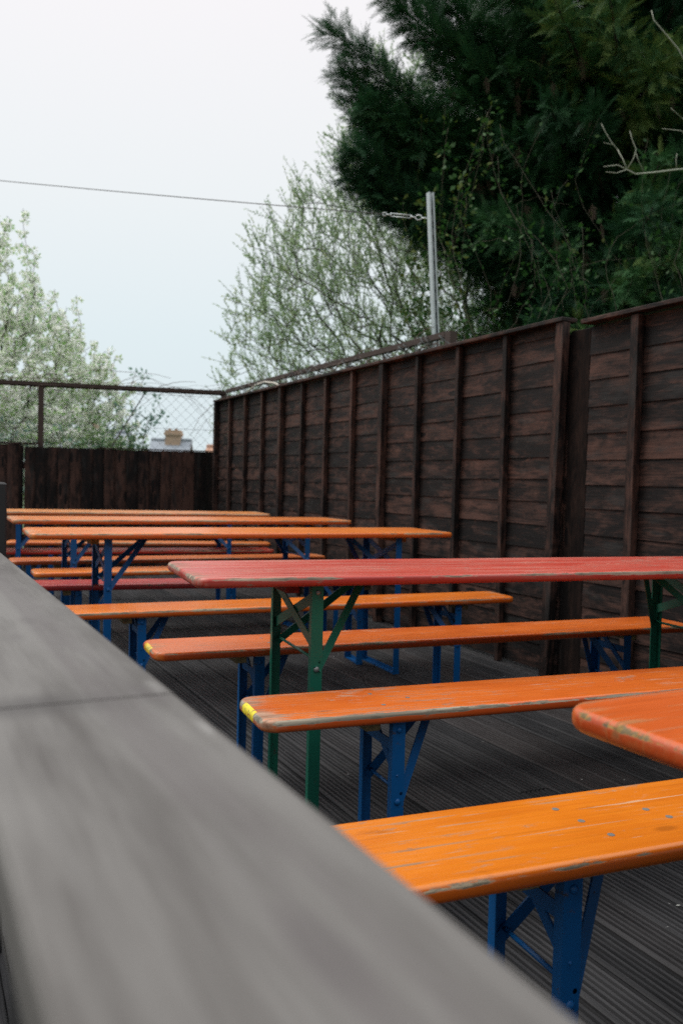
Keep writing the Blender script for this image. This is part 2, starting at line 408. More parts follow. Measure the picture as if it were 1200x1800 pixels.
# ------------------------------------------------------------------ mesh helpers
class MB:
    def __init__(s):
        s.v, s.f, s.t, s.sm = [], [], [], []
        s.cur = 0.5
    def add(s, vs, fs, smooth=False):
        o = len(s.v)
        s.v += [tuple(p) for p in vs]
        for f in fs:
            s.f.append(tuple(i + o for i in f)); s.t.append(s.cur); s.sm.append(smooth)
    def box(s, a, b):
        x0, y0, z0 = a; x1, y1, z1 = b
        s.add([(x0, y0, z0), (x1, y0, z0), (x1, y1, z0), (x0, y1, z0), (x0, y0, z1), (x1, y0, z1), (x1, y1, z1), (x0, y1, z1)],
              [(0, 3, 2, 1), (4, 5, 6, 7), (0, 1, 5, 4), (1, 2, 6, 5), (2, 3, 7, 6), (3, 0, 4, 7)])
    def cbox(s, a, b, c=0.002):
        """box with chamfered edges along z and on top"""
        x0, y0, z0 = a; x1, y1, z1 = b
        def ring(i, z): return [(x0 + i + c, y0 + i, z), (x1 - i - c, y0 + i, z), (x1 - i, y0 + i + c, z), (x1 - i, y1 - i - c, z), (x1 - i - c, y1 - i, z), (x0 + i + c, y1 - i, z), (x0 + i, y1 - i - c, z), (x0 + i, y0 + i + c, z)]
        vs = ring(c, z0) + ring(0, z0 + c) + ring(0, z1 - c) + ring(c, z1)
        fs = [tuple(range(7, -1, -1)), tuple(range(24, 32))]
        for k in range(3):
            for i in range(8):
                j = (i + 1) % 8
                fs.append((k * 8 + i, k * 8 + j, k * 8 + 8 + j, k * 8 + 8 + i))
        s.add(vs, fs)
    def bar(s, p, q, w, h, up=(0, 0, 1)):
        """flat bar from p to q; w across, h along the 'up' side"""
        p, q, up = Vector(p), Vector(q), Vector(up)
        d = (q - p).normalized()
        a = d.cross(up).normalized(); b = a.cross(d).normalized()
        vs = []
        for e in (p, q):
            for sa, sb in ((-1, -1), (1, -1), (1, 1), (-1, 1)):
                vs.append(e + a * (sa * w / 2) + b * (sb * h / 2))
        s.add(vs, [(0, 1, 2, 3), (7, 6, 5, 4), (0, 4, 5, 1), (1, 5, 6, 2), (2, 6, 7, 3), (3, 7, 4, 0)])
    def tube(s, pts, rad, n=6, smooth=True):
        pts = [Vector(p) for p in pts]
        if not hasattr(rad, '__len__'): rad = [rad] * len(pts)
        vs, fs = [], []
        ref = None
        for i, p in enumerate(pts):
            d = (pts[min(i + 1, len(pts) - 1)] - pts[max(i - 1, 0)])
            d = d.normalized() if d.length > 1e-9 else Vector((0, 0, 1))
            if ref is None:
                ref = d.orthogonal().normalized()
            a = (ref - d * ref.dot(d))
            a = a.normalized() if a.length > 1e-6 else d.orthogonal().normalized()
            ref = a
            b = d.cross(a)
            for k in range(n):
                t = 2 * math.pi * k / n
                vs.append(p + (a * math.cos(t) + b * math.sin(t)) * rad[i])
        for i in range(len(pts) - 1):
            for k in range(n):
                j = (k + 1) % n
                fs.append((i * n + k, i * n + j, (i + 1) * n + j, (i + 1) * n + k))
        fs.append(tuple(range(n - 1, -1, -1)))
        fs.append(tuple(range((len(pts) - 1) * n, len(pts) * n)))
        s.add(vs, fs, smooth)
    def mesh(s, name, mat):
        me = bpy.data.meshes.new(name)
        me.from_pydata(s.v, [], s.f)
        a = me.attributes.new('tint', 'FLOAT', 'FACE')
        a.data.foreach_set('value', s.t)
        me.polygons.foreach_set('use_smooth', s.sm)
        me.materials.append(mat)
        me.update()
        return me

def np_mesh(name, verts, faces, tint, mat):
    """verts (n,3), faces (m,k) with k = 3 or 4, tint (m,)"""
    me = bpy.data.meshes.new(name)
    k = faces.shape[1]
    me.vertices.add(len(verts)); me.vertices.foreach_set('co', verts.astype(np.float32).ravel())
    me.loops.add(faces.size); me.loops.foreach_set('vertex_index', faces.astype(np.int32).ravel())
    me.polygons.add(len(faces))
    me.polygons.foreach_set('loop_start', np.arange(0, faces.size, k, dtype=np.int32))
    a = me.attributes.new('tint', 'FLOAT', 'FACE')
    a.data.foreach_set('value', tint.astype(np.float32))
    me.materials.append(mat)
    me.update(calc_edges=True)
    me.validate()
    return me

def obj(name, me, parent=None):
    o = bpy.data.objects.new(name, me)
    COL.objects.link(o)
    if parent: o.parent = parent
    return o

def thing(name, label, cat, loc=(0, 0, 0), rz=0.0, group=None):
    o = bpy.data.objects.new(name, None)
    o.empty_display_size = 0.2
    COL.objects.link(o)
    o.location = loc; o.rotation_euler = (0, 0, rz)
    tag(o, label, cat, group)
    return o

def tag(o, label=None, cat=None, group=None, kind=None):
    if label: o['label'] = label
    if cat: o['category'] = cat
    if group: o['group'] = group
    if kind: o['kind'] = kind
    return o

# the yard is laid out along the long fence: u runs along it towards the camera, n points away from the fence line
FA = -1.1090
FU = Vector((math.cos(FA), math.sin(FA), 0))

# ------------------------------------------------------------------ the setting
gm = MB(); gm.box((-600, -600, -0.9), (600, 600, -0.45))
tag(obj('ground', gm.mesh('ground', M['grass'])), kind='structure')

def build_deck():
    """real grooved boards: each one a ribbed profile swept along the fence direction"""
    rng = random.Random(4)
    mb = MB()
    pitch, gap, th = 0.1236, 0.007, 0.026
    prof = []
    nr = 6
    bw = pitch - gap
    rib = (bw - 0.008) / nr
    prof.append((0.0, -0.004)); prof.append((0.003, 0.0))
    yv = 0.004
    for k in range(nr):
        a = yv + k * rib
        prof += [(a + 0.0012, 0.0), (a + rib * 0.50, 0.0), (a + rib * 0.57, -0.0065), (a + rib * 0.97, -0.0065)]
    prof += [(bw - 0.003, 0.0), (bw, -0.004)]
    low = [(bw, -th), (0.0, -th)]
    P = prof + low
    n = len(P)
    for i in range(-46, 24):
        y0 = 1.2245 - 0.003 + i * pitch
        # board end joints
        cuts = [-6.0, -2.6 + rng.uniform(-1.2, 1.2), 1.4 + rng.uniform(-1.0, 1.0), 5.2 + rng.uniform(-0.8, 0.8), 12.5]
        if y0 > 4.0: continue
        for a, b in zip(cuts[:-1], cuts[1:]):
            mb.cur = rng.random()
            dz = rng.uniform(-0.0015, 0.0015)
            vs = [(a + 0.002, y0 + p, z + dz) for p, z in P] + [(b - 0.002, y0 + p, z + dz) for p, z in P]
            fs = [(k, (k + 1) % n, n + (k + 1) % n, n + k) for k in range(n)]
            fs += [tuple(range(n - 1, -1, -1)), tuple(range(n, 2 * n))]
            mb.add(vs, fs)
    o = obj('deck', mb.mesh('deck', M['deck']))
    # local x = direction away from camera along the fence, local y = towards the fence
    d = -FU
    n_ = Vector((0.8955, 0.4450, 0))
    n_ = Vector((-d.y * -1, d.x * -1, 0))
    m = Matrix(((d.x, d.y * 1.0, 0), (d.y, -d.x, 0), (0, 0, 1))).to_4x4()
    o.matrix_world = m
    tag(o, kind='structure')
build_deck()

# ------------------------------------------------------------------ wooden fences
def lap_panel(L, H, seed, pitch=0.128, thick=0.011):
    """horizontal overlapping boards, local x 0..L, z 0..H, face towards -y"""
    rng = random.Random(seed)
    mb = MB()
    z = 0.02
    while z < H - 0.03:
        h = pitch + rng.uniform(-0.010, 0.010)
        zt = min(z + h + 0.012, H)
        mb.cur = rng.random()
        # wavy lower edge, tilted like a shingle: bottom stands proud
        nseg = 10
        ph, am = rng.uniform(0, 6), rng.uniform(0.000, 0.0028)
        tilt = rng.uniform(-0.003, 0.003)
        vs = []
        for k in range(nseg + 1):
            x = L * k / nseg
            zb = z + am * math.sin(ph + x * 3.1) + tilt * (x / L - 0.5)
            out = -0.0115 + rng.uniform(-0.0015, 0.0015)
            vs += [(x, out, zb), (x, -0.004, zt), (x, 0.004, zt), (x, out + 0.009, zb)]
        fs = []
        for k in range(nseg):
            a, b = 4 * k, 4 * k + 4
            for q in range(4):
                fs.append((a + q, b + q, b + (q + 1) % 4, a + (q + 1) % 4))
        fs += [(0, 1, 2, 3), (4 * nseg + 3, 4 * nseg + 2, 4 * nseg + 1, 4 * nseg)]
        mb.add(vs, fs)
        z += h
    return mb

def batten(x0, w, H, y0=-0.055, y1=-0.0125, lean=0.0, z0=0.0, tint=0.5):
    mb = MB(); mb.cur = tint
    mb.cbox((x0 - w / 2, y0, z0), (x0 + w / 2, y1, H), 0.002)
    if lean:
        mb.v = [(x + lean * (z / H - 0.5), y, z) for x, y, z in mb.v]
    return mb

FZ = 1.915
GAP = 0.492
rf = thing('side_fence', 'long dark brown lapped panel fence running from the far corner to the leaning end batten', 'fence',
           (-1.437, 9.931, 0), FA)
rng = random.Random(11)
for k in range(3):
    a = k * 4 * GAP
    p = obj('fence_panel', lap_panel(4 * GAP - 0.004, FZ, 20 + k).mesh('fence_panel', M['fence_h']), rf)
    p.location = (a, 0, 0)
    for j in range(5):
        if j == 4 and k < 2: continue
        xx = a + j * GAP
        wide = 0.058 if j in (0, 4) else 0.036
        if k == 0 and j == 0: xx += 0.02
        if k == 2 and j == 4: xx -= 0.03; wide = 0.062
        b = batten(0, wide, FZ - 0.002, lean=(0.05 if (k == 2 and j == 4) else rng.uniform(-0.006, 0.006)), tint=rng.uniform(0.35, 0.8),
                   y0=(-0.060 if j in (0, 4) else -0.050))
        o = obj('batten', b.mesh('batten', M['fence_v']), rf); o.location = (xx, 0, 0)
    cb = MB(); cb.cur = rng.uniform(0.4, 0.7)
    cb.cbox((a + 0.001, -0.072, FZ), (a + 4 * GAP - 0.003 + (0.03 if k == 2 else 0), 0.03, FZ + 0.022), 0.003)
    obj('fence_cap', cb.mesh('fence_cap', M['fence_h']), rf)
    pb = MB(); pb.cbox((a + 4 * GAP - 0.10, 0.0055, -0.4), (a + 4 * GAP + 0.05, 0.105, FZ - 0.06), 0.004)
    obj('fence_post', pb.mesh('fence_post', M['fence_v']), rf)
nf = thing('near_fence', 'dark brown lapped fence panel at the right edge beyond the gap with the timber post', 'fence',
           (-1.437, 9.931, 0), FA)
U0 = 6.085
for k in range(2):
    a = U0 + k * 4 * GAP
    p = obj('fence_panel', lap_panel(4 * GAP - 0.004, FZ - 0.040, 40 + k, 0.131).mesh('fence_panel', M['fence_h']), nf)
    p.location = (a, 0, 0)
    for j in range(4):
        b = batten(0, 0.05, FZ - 0.045, lean=rng.uniform(-0.006, 0.006), tint=rng.uniform(0.3, 0.7))
        o = obj('batten', b.mesh('batten', M['fence_v']), nf); o.location = (a + 0.345 + j * GAP, 0, 0)
    cb = MB(); cb.cur = 0.5
    cb.cbox((a - 0.012, -0.072, FZ - 0.039), (a + 4 * GAP - 0.015, 0.03, FZ - 0.017), 0.003)
    obj('fence_cap', cb.mesh('fence_cap', M['fence_h']), nf)
pb = MB(); pb.cbox((U0 - 0.160, -0.004, -0.4), (U0 - 0.006, 0.09, FZ - 0.050), 0.004)
obj('fence_post', pb.mesh('fence_post', M['deep_brown']), nf)

# back fence of upright boards, seen beyond the tables on the left
BA = math.radians(14.6)
bf = thing('back_fence', 'low dark brown fence of upright boards closing the far end of the yard', 'fence', (-1.44, 10.10, 0), BA)
def upright_section(x0, x1, H, seed, w=0.122, drop=0.0):
    rng = random.Random(seed)
    mb = MB(); x = x0
    while x < x1 - 0.03:
        ww = min(w + rng.uniform(-0.012, 0.010), x1 - x)
        mb.cur = rng.random()
        h = H + rng.uniform(-0.006, 0.003)
        y = rng.uniform(-0.004, 0.004)
        # feather edge: thick on one side
        vs = [(x, y - 0.046, 0), (x + ww + 0.012, y - 0.008, 0), (x + ww + 0.012, y, 0), (x, y, 0)]
        vs = [(a, b, c + 0.0) for a, b, c in vs] + [(a, b, h) for a, b, c in vs]
        mb.add(vs, [(3, 2, 1, 0), (4, 5, 6, 7), (0, 1, 5, 4), (1, 2, 6, 5), (2, 3, 7, 6), (3, 0, 4, 7)])
        x += ww
    return mb
obj('board_panel', upright_section(-2.15, -0.02, 1.345, 3).mesh('board_panel', M['fence_v']), bf)
obj('board_panel', upright_section(-5.2, -2.178, 1.365, 7).mesh('board_panel', M['fence_v']), bf)
cb = MB(); cb.box((-5.2, -0.035, 1.368), (-1.98, 0.03, 1.388)); cb2 = MB(); cb2.box((-1.38, -0.03, 1.350), (-0.02, 0.02, 1.362))
obj('fence_cap', cb.mesh('fence_cap', M['fence_v']), bf)
obj('fence_cap', cb2.mesh('fence_cap', M['fence_v']), bf)
for z in (0.3, 1.1):
    rb = MB(); rb.box((-5.2, 0.006, z), (-0.02, 0.05, z + 0.07)); obj('fence_rail', rb.mesh('fence_rail', M['fence_h']), bf)

# ------------------------------------------------------------------ steel chain-link fences behind the boards
def chain_mesh(L, z0, z1, s=0.058, r=0.0021):
    """woven zigzag wires, each one a thin square tube, in the local xz plane"""
    mb = MB()
    n = int(L / s) + 1
    rows = int((z1 - z0) / s)
    for i in range(n):
        pts = []
        for k in range(rows + 1):
            pts.append((i * s + (s * 0.5 if (k + i) % 2 else -s * 0.5), 0.002 * (1 if k % 2 else -1), z0 + k * s))
        mb.tube(pts, r, 3, False)
    for z in (z0 + 0.12, (z0 + z1) / 2, z1 - 0.02):
        mb.tube([(0, 0.004, z), (L, 0.004, z)], r * 1.1, 3, False)
    return mb

cl = thing('chain_link_fence', 'rusty steel framed chain link fence standing above the low board fence', 'fence', (-1.392, 10.205, 0), BA)
mb = MB(); mb.box((-5.3, -0.02, 2.035), (0.0, 0.022, 2.078)); mb.box((-5.3, 0.0, 2.02), (0, 0.004, 2.035))
obj('top_rail', mb.mesh('top_rail', M['rust']), cl)
for xx in (-2.07, -0.03, -4.6):
    mb = MB(); mb.box((xx - 0.03, -0.015, -0.45), (xx + 0.03, 0.018, 2.0195)); obj('steel_post', mb.mesh('steel_post', M['rust']), cl)
o = obj('wire_mesh', chain_mesh(5.2, 1.2, 2.02).mesh('wire_mesh', M['wire']), cl); o.location = (-5.25, 0.026, 0)
mb = MB(); mb.bar((-0.93, 0.03, 2.02), (-1.32, 0.03, 1.34), 0.006, 0.012); obj('stay_wire', mb.mesh('stay_wire', M['rust']), cl)

cr = thing('chain_link_fence', 'rusty steel fence rail and wire mesh running behind the top of the long panel fence', 'fence', (-1.437 + 0.3 * 0.8955, 9.931 + 0.3 * 0.445, 0), FA)
mb = MB(); mb.box((-0.60, -0.02, 2.095), (4.25, 0.022, 2.138)); obj('top_rail', mb.mesh('top_rail', M['rust']), cr)
for xx in (1.16, 2.72, 4.31, -0.5):
    mb = MB(); mb.box((xx - 0.035, -0.03, -0.45), (xx + 0.035, 0.03, 2.13 if xx > 4 else 2.056)); obj('steel_post', mb.mesh('steel_post', M['rust']), cr)
o = obj('wire_mesh', chain_mesh(4.8, 1.3, 2.06, 0.058, 0.0020).mesh('wire_mesh', M['wire']), cr); o.location = (-0.55, -0.028, 0)
# coil of tangled wire along the rail
mb = MB(); rng = random.Random(8)
for k in range(22):
    mb = MB(); x = -0.4 + 4.6 * rng.random(); pts = []
    r0 = rng.uniform(0.03, 0.09); ph = rng.uniform(0, 6)
    for i in range(9):
        t = ph + i * 0.9
        pts.append((x + i * 0.022, -0.05 + 0.05 * math.sin(t * 1.3), 2.055 + r0 * math.sin(t)))
    mb.tube(pts, 0.0028, 4)
    obj('wire_coil', mb.mesh('wire_coil', M['wire']), cr)

# dry vines on the two steel fences
def vine(name, label, loc, rz, L, z, n, seed, drop, mat):
    rng = random.Random(seed); mb = MB()
    for k in range(n):
        x = rng.uniform(0, L); pts = []; dx = rng.choice((-1, 1)) * rng.uniform(0.03, 0.07)
        zz = z + rng.uniform(-0.05, 0.02); vz = rng.uniform(-0.005, 0.035)
        m = rng.randint(9, 26); g = rng.uniform(0.0015, 0.006) * drop; y = rng.uniform(-0.05, 0.05)
        for i in range(m):
            pts.append((x, y, zz))
            x += dx * rng.uniform(0.6, 1.3); zz += vz; vz -= g + rng.uniform(-0.004, 0.004); y += rng.uniform(-0.012, 0.012)
            if zz < 1.3: break
            if x < 0 or x > L: dx = -dx
        if len(pts) < 3: continue
        r = rng.uniform(0.0018, 0.0055)
        mb.tube(pts, [r * (1 - 0.6 * i / len(pts)) for i in range(len(pts))], 4)
    o = obj(name, mb.mesh(name, mat)); o.location = loc; o.rotation_euler = (0, 0, rz)
    return tag(o, label, 'vine')
vine('bare_vine', 'leafless brown vine twining over the chain link fence in front of the blossom tree',
     (-1.392 - 5.2 * math.cos(BA), 10.205 - 5.2 * math.sin(BA), 0), BA, 5.2, 2.07, 74, 5, 1.0, M['vine'])
vine('bare_vine', 'tangle of dry stems caught along the steel rail behind the long panel fence',
     (-1.437 + 0.3 * 0.8955, 9.931 + 0.3 * 0.445, 0), FA, 4.2, 2.08, 60, 9, 1.6, M['vine'])
mb = MB(); mb.tube([(-1.12, 9.72, 1.99), (-0.98, 9.50, 2.075), (-0.86, 9.28, 2.09), (-0.73, 9.02, 2.05), (-0.63, 8.82, 1.985)], 0.010, 6)
tag(obj('bleached_cane', mb.mesh('bleached_cane', M['cane'])), 'pale bent cane lying over the top of the panel fence near its far corner', 'cane')

# ------------------------------------------------------------------ slotted pole and wire
sp = thing('slotted_pole', 'leaning galvanised slotted steel pole holding a turnbuckle behind the panel fence', 'pole', (0.742, 6.90, 0), math.radians(28))
H = 3.37
pm = MB()
pm.box((-0.023, -0.020, -0.45), (-0.020, 0.020, H)); pm.box((0.020, -0.020, -0.45), (0.023, 0.020, H)); pm.box((-0.020, 0.017, -0.45), (0.020, 0.020, H))
pm.box((-0.020, -0.020, -0.45), (-0.009, -0.017, H)); pm.box((0.009, -0.020, -0.45), (0.020, -0.017, H))
# web between slots
z = 1.9
while z < H - 0.06:
    pm.box((-0.009, 0.012, z), (0.009, 0.0165, z + 0.045)); z += 0.075
chn = obj('channel', pm.mesh('channel', M['galv']), sp)
z = 1.945
while z < H - 0.06:
    sm_ = MB(); sm_.box((-0.009, -0.0188, z), (0.009, -0.0178, z + 0.045)); z += 0.1
    obj('slot', sm_.mesh('slot', M['slot']), chn)
# lean of the whole pole
sp.rotation_euler = (0.0, math.radians(-4.6), math.radians(28))
sp.location = (0.742 + 0.125, 6.90, -0.06)
tb = MB()
p0 = Vector((0.607, 6.88, 3.135)); dv = (Vector((-3.61, 9.0, 4.11)) - p0).normalized()
side = dv.cross(Vector((0, 0, 1))).normalized(); upv = side.cross(dv)
def on(t, a=0, b=0): return p0 + dv * t + side * a + upv * b
ring = [on(0.06 + 0.028 * math.cos(k * math.pi / 4), 0, 0.020 * math.sin(k * math.pi / 4)) for k in range(8)]
tb.tube([on(-0.02), on(0.035)], 0.006, 6)
tb.tube(ring + [ring[0]], 0.005, 5)
tb.tube([on(0.085), on(0.13)], 0.005, 5)
tb.tube([on(0.13, 0, 0.011), on(0.30, 0, 0.011)], 0.0048, 5); tb.tube([on(0.13, 0, -0.011), on(0.30, 0, -0.011)], 0.0048, 5)
tb.tube([on(0.125, 0, -0.014), on(0.125, 0, 0.014)], 0.006, 5); tb.tube([on(0.305, 0, -0.014), on(0.305, 0, 0.014)], 0.006, 5)
tb.tube([on(0.305), on(0.345)], 0.005, 5)
ring = [on(0.362 + 0.018 * math.cos(k * math.pi / 4), 0, 0.013 * math.sin(k * math.pi / 4)) for k in range(8)]
tb.tube(ring + [ring[0]], 0.004, 5)
tag(obj('turnbuckle', tb.mesh('turnbuckle', M['galv'])), 'galvanised turnbuckle hooked to the slotted pole tensioning the wire', 'turnbuckle')
wm = MB(); pts = []
for i in range(25):
    t = i / 24; q = on(0.378 + 12.0 * t) ; q = q - Vector((0, 0, 0.05 * 4 * t * (1 - t))); pts.append(q)
wm.tube(pts, 0.0042, 5)
tag(obj('overhead_wire', wm.mesh('overhead_wire', M['cable'])), 'thin dark wire stretched across the sky from the turnbuckle to the left', 'wire')

# ------------------------------------------------------------------ weathered hand rail in the foreground
RD = Vector((-0.456, 0.890, 0))
RA = math.atan2(RD.y, RD.x)
hr = thing('hand_rail', 'broad weathered grey timber handrail running past the camera in the foreground', 'handrail', (0.0040, 0.3930, 0), RA)
def rail_plank(x0, x1, w=0.145, th=0.035, z1=0.873, r=0.007):
    mb = MB(); prof = []
    for cx, cz, a0 in ((w - r, z1 - r, 0), (r, z1 - r, 90), (r, z1 - th + r, 180), (w - r, z1 - th + r, 270)):
        for k in range(4):
            a = math.radians(a0 + 30 * k); prof.append((cx + r * math.cos(a), cz + r * math.sin(a)))
    n = len(prof)
    vs = [(x0, y, z) for y, z in prof] + [(x1, y, z) for y, z in prof]
    fs = [(k, n + k, n + (k + 1) % n, (k + 1) % n) for k in range(n)] + [tuple(range(n)), tuple(range(2 * n - 1, n - 1, -1))]
    mb.add(vs, fs)
    return mb
# local +x runs away from the camera, local +y to the outer (left) side
o = obj('rail_plank', rail_plank(0.2641, 1.62).mesh('rail_plank', M['rail']), hr)
o = obj('rail_plank', rail_plank(-1.6, 0.2635, z1=0.8725).mesh('rail_plank', M['rail']), hr)
for xx in (1.36, 0.20, -1.1):
    mb = MB(); mb.cbox((xx, 0.035, -0.4), (xx + 0.09, 0.112, 0.836), 0.004); obj('rail_post', mb.mesh('rail_post', M['post']), hr)
mb = MB(); mb.cbox((-1.6, 0.055, 0.12), (1.62, 0.09, 0.21), 0.003); obj('lower_rail', mb.mesh('lower_rail', M['post']), hr)
np_ = MB(); np_.cbox((-0.045, -0.045, -0.4), (0.045, 0.045, 1.013), 0.004)
o = obj('newel_post', np_.mesh('newel_post', M['post'])); o.location = (-0.768, 1.84, 0); o.rotation_euler = (0, 0, RA)
tag(o, 'black stained square post at the left edge where the grey handrail ends', 'post')

# ------------------------------------------------------------------ beer tables and benches
def slab(L, W, th, r=0.045, e=0.011):
    """plank with rounded corners and rounded arrises; local x 0..L, y 0..W, z 0..th"""
    mb = MB()
    def ring(ins, z):
        pts = []
        rr = r - ins * 0.9
        for cx, cy, a0 in ((L - r, r, -90), (L - r, W - r, 0), (r, W - r, 90), (r, r, 180)):
            for k in range(8):
                a = math.radians(a0 + 90 * k / 7)
                pts.append((cx + (r - ins) * math.cos(a), cy + (r - ins) * math.sin(a), z))
        return pts
    lv = []
    for k in range(5):
        a = math.radians(90 * k / 4); lv.append((e * (1 - math.sin(a)), e * (1 - math.cos(a))))
    for k in range(5):
        a = math.radians(90 * k / 4); lv.append((e * (1 - math.cos(a)), th - e + e * math.sin(a)))
    vs = []
    for ins, z in lv: vs += ring(ins, z)
    n = 32
    side = []
    for i in range(len(lv) - 1):
        for k in range(n):
            j = (k + 1) % n
            side.append((i * n + k, i * n + j, (i + 1) * n + j, (i + 1) * n + k))
    o = len(mb.v)
    mb.add(vs, side, True)
    mb.f += [tuple(range(n - 1, -1, -1)), tuple(range((len(lv) - 1) * n, len(lv) * n))]
    mb.t += [0.5, 0.5]; mb.sm += [False, False]
    return mb

CACHE = {}
def shared(key, fn):
    if key not in CACHE: CACHE[key] = fn()
    return CACHE[key]

def l_leg(x, y, z1, sx, sy, a=0.034, b=0.022, t=0.0032):
    """angle-iron leg: web in the side plane, flange on the outer end side; sx points to the middle of the table, sy inwards"""
    def f(): 
        mb = MB()
        pr = [(0, 0), (a, 0), (a, t), (t, t), (t, b), (0, b)]
        pr = [(x + sx * p, y + sy * q) for p, q in pr]
        if sx * sy < 0: pr = pr[::-1]
        vs = [(p, q, 0.0) for p, q in pr] + [(p, q, z1) for p, q in pr]
        fs = [(k, (k + 1) % 6, 6 + (k + 1) % 6, 6 + k) for k in range(6)] + [(0, 3, 4, 5), (0, 1, 2, 3), (9, 6, 11, 10), (9, 8, 7, 6)]
        mb.add(vs, fs)
        return mb
    return f()

def furniture(kind, label, loc, rz, mat, metal='blue', cleat='cleat', screws=(), L=2.2):
    table = kind == 'beer_table'
    W = 0.50 if table else 0.25
    ZT = 0.77 if table else 0.48
    TH = 0.028 if table else 0.030
    t = thing(kind, label, 'table' if table else 'bench', (loc[0], loc[1], 0), rz, 'beer tables in rows on the deck' if table else 'beer benches in rows on the deck')
    top = obj('table_top' if table else 'seat', slab(L, W, TH).mesh('plank', mat), t)
    top.location = (0, 0, ZT - TH)
    zu = ZT - TH
    m = M[metal]
    va, vb = (0.042, 0.458) if table else (0.022, 0.228)
    zr = 0.515 if table else 0.262
    for e, sx in ((0.335, 1), (L - 0.305, -1)):
        for v, sy in ((va, 1), (vb, -1)):
            lg = obj('leg', shared((kind, 'leg', metal, sx, sy, L), lambda: l_leg(e, v, zu - 0.004, sx, sy).mesh('leg', m)), t)
            for zz, rr in ((zr - 0.012, 0.0085), (zu - 0.022, 0.0075)):
                def bolt():
                    mb = MB(); c = Vector((e + sx * 0.017, v, zz)); out = Vector((0, -sy, 0))
                    mb.tube([c, c + out * 0.002, c + out * 0.0045, c + out * 0.006], [rr, rr, rr * 0.75, rr * 0.3], 10)
                    return mb.mesh('bolt', M['bolt'] if metal == 'green' else m)
                obj('bolt', shared((kind, 'bolt', metal, sx, sy, rr, L), bolt), lg)
            def strut():
                mb = MB(); vt = W / 2 - sy * 0.022
                p = Vector((e + sx * 0.030, v + sy * 0.008, zr)); q = Vector((e + sx * (0.225 if table else 0.135), vt, zu - 0.012))
                k = p.lerp(q, 0.5)
                mb.bar(p - (q - p).normalized() * 0.02, q, 0.004, 0.024, (sx * -0.7, 0, 0.7))
                return mb.mesh('strut', m)
            obj('strut', shared((kind, 'strut', metal, sx, sy, L), strut), t)
        def foot():
            mb = MB()
            mb.box((min(e, e + sx * 0.028), va - 0.002, 0.0005), (max(e, e + sx * 0.028), vb + 0.002, 0.0055))
            mb.box((min(e - sx * 0.0025, e), va - 0.002, 0.0005), (max(e - sx * 0.0025, e), vb + 0.002, 0.022))
            return mb.mesh('foot_bar', m)
        obj('foot_bar', shared((kind, 'foot', metal, sx, L), foot), t)
        def rod():
            mb = MB(); mb.tube([(e + sx * 0.026, va, zr + 0.008), (e + sx * 0.026, vb, zr + 0.008)], 0.0045, 8); return mb.mesh('brace_rod', m)
        obj('brace_rod', shared((kind, 'rod', metal, sx, L), rod), t)
        if table:
            for s in (0, 1):
                def xb():
                    mb = MB(); xx = e + sx * (0.008 + 0.006 * s)
                    a, b = (va + 0.004, vb - 0.004) if s else (vb - 0.004, va + 0.004)
                    mb.bar((xx, a, zu - 0.03), (xx, b, zr + 0.055), 0.004, 0.030, (0, 0, 1)); return mb.mesh('cross_brace', m)
                obj('cross_brace', shared((kind, 'xb', metal, sx, s, L), xb), t)
        else:
            def cb_():
                mb = MB(); xx = e + sx * 0.007
                mb.box((min(xx, xx + sx * 0.004), va + 0.0035, zu - 0.078), (max(xx, xx + sx * 0.004), vb - 0.0035, zu - 0.052)); return mb.mesh('crossbar', m)
            obj('crossbar', shared((kind, 'cb', metal, sx, L), cb_), t)
            def xb():
                mb = MB(); xx = e + sx * 0.014
                mb.bar((xx, vb - 0.03, zu - 0.006), (xx, va + 0.004, zr + 0.045), 0.004, 0.022, (0, 0, 1)); return mb.mesh('cross_brace', m)
            obj('cross_brace', shared((kind, 'xb', metal, sx, L), xb), t)
        def cl_():
            mb = MB(); a = e - sx * 0.018; b = e - sx * 0.058
            in_ = 0.10 if table else 0.055
            mb.cbox((min(a, b), in_, zu - 0.030), (max(a, b), W - in_, zu + 0.0005), 0.002); return mb.mesh('cleat', M[cleat])
        obj('cleat', shared((kind, 'cleat', cleat, sx, L), cl_), t)
        def pl():
            mb = MB(); c = e + sx * (0.225 if table else 0.135)
            mb.box((c - 0.03, W / 2 - 0.05, zu - 0.004), (c + 0.03, W / 2 + 0.05, zu + 0.0003)); mb.tube([(c, W / 2 - 0.035, zu - 0.012), (c, W / 2 + 0.035, zu - 0.012)], 0.006, 6)
            return mb.mesh('strut_plate', m)
        obj('strut_plate', shared((kind, 'plate', metal, sx, L), pl), t)
    for x, y in screws:
        mb = MB(); c = Vector((x, y, ZT - 0.001)); mb.tube([c, c + Vector((0, 0, 0.0016)), c + Vector((0, 0, 0.0020))], [0.0062, 0.0062, 0.004], 12, False)
        obj('screw', mb.mesh('screw', M['screw']), t)
    return t

ORA = ((0.60, 0.135, 0.010), (0.70, 0.185, 0.014))
ORB = ((0.55, 0.105, 0.012), (0.66, 0.145, 0.017))
TT, TB = (2.2, 0.50), (2.2, 0.25)
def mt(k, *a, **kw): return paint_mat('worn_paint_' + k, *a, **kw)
def rel(o, th, u, v): return (o[0] + math.cos(th) * u - math.sin(th) * v, o[1] + math.sin(th) * u + math.cos(th) * v)

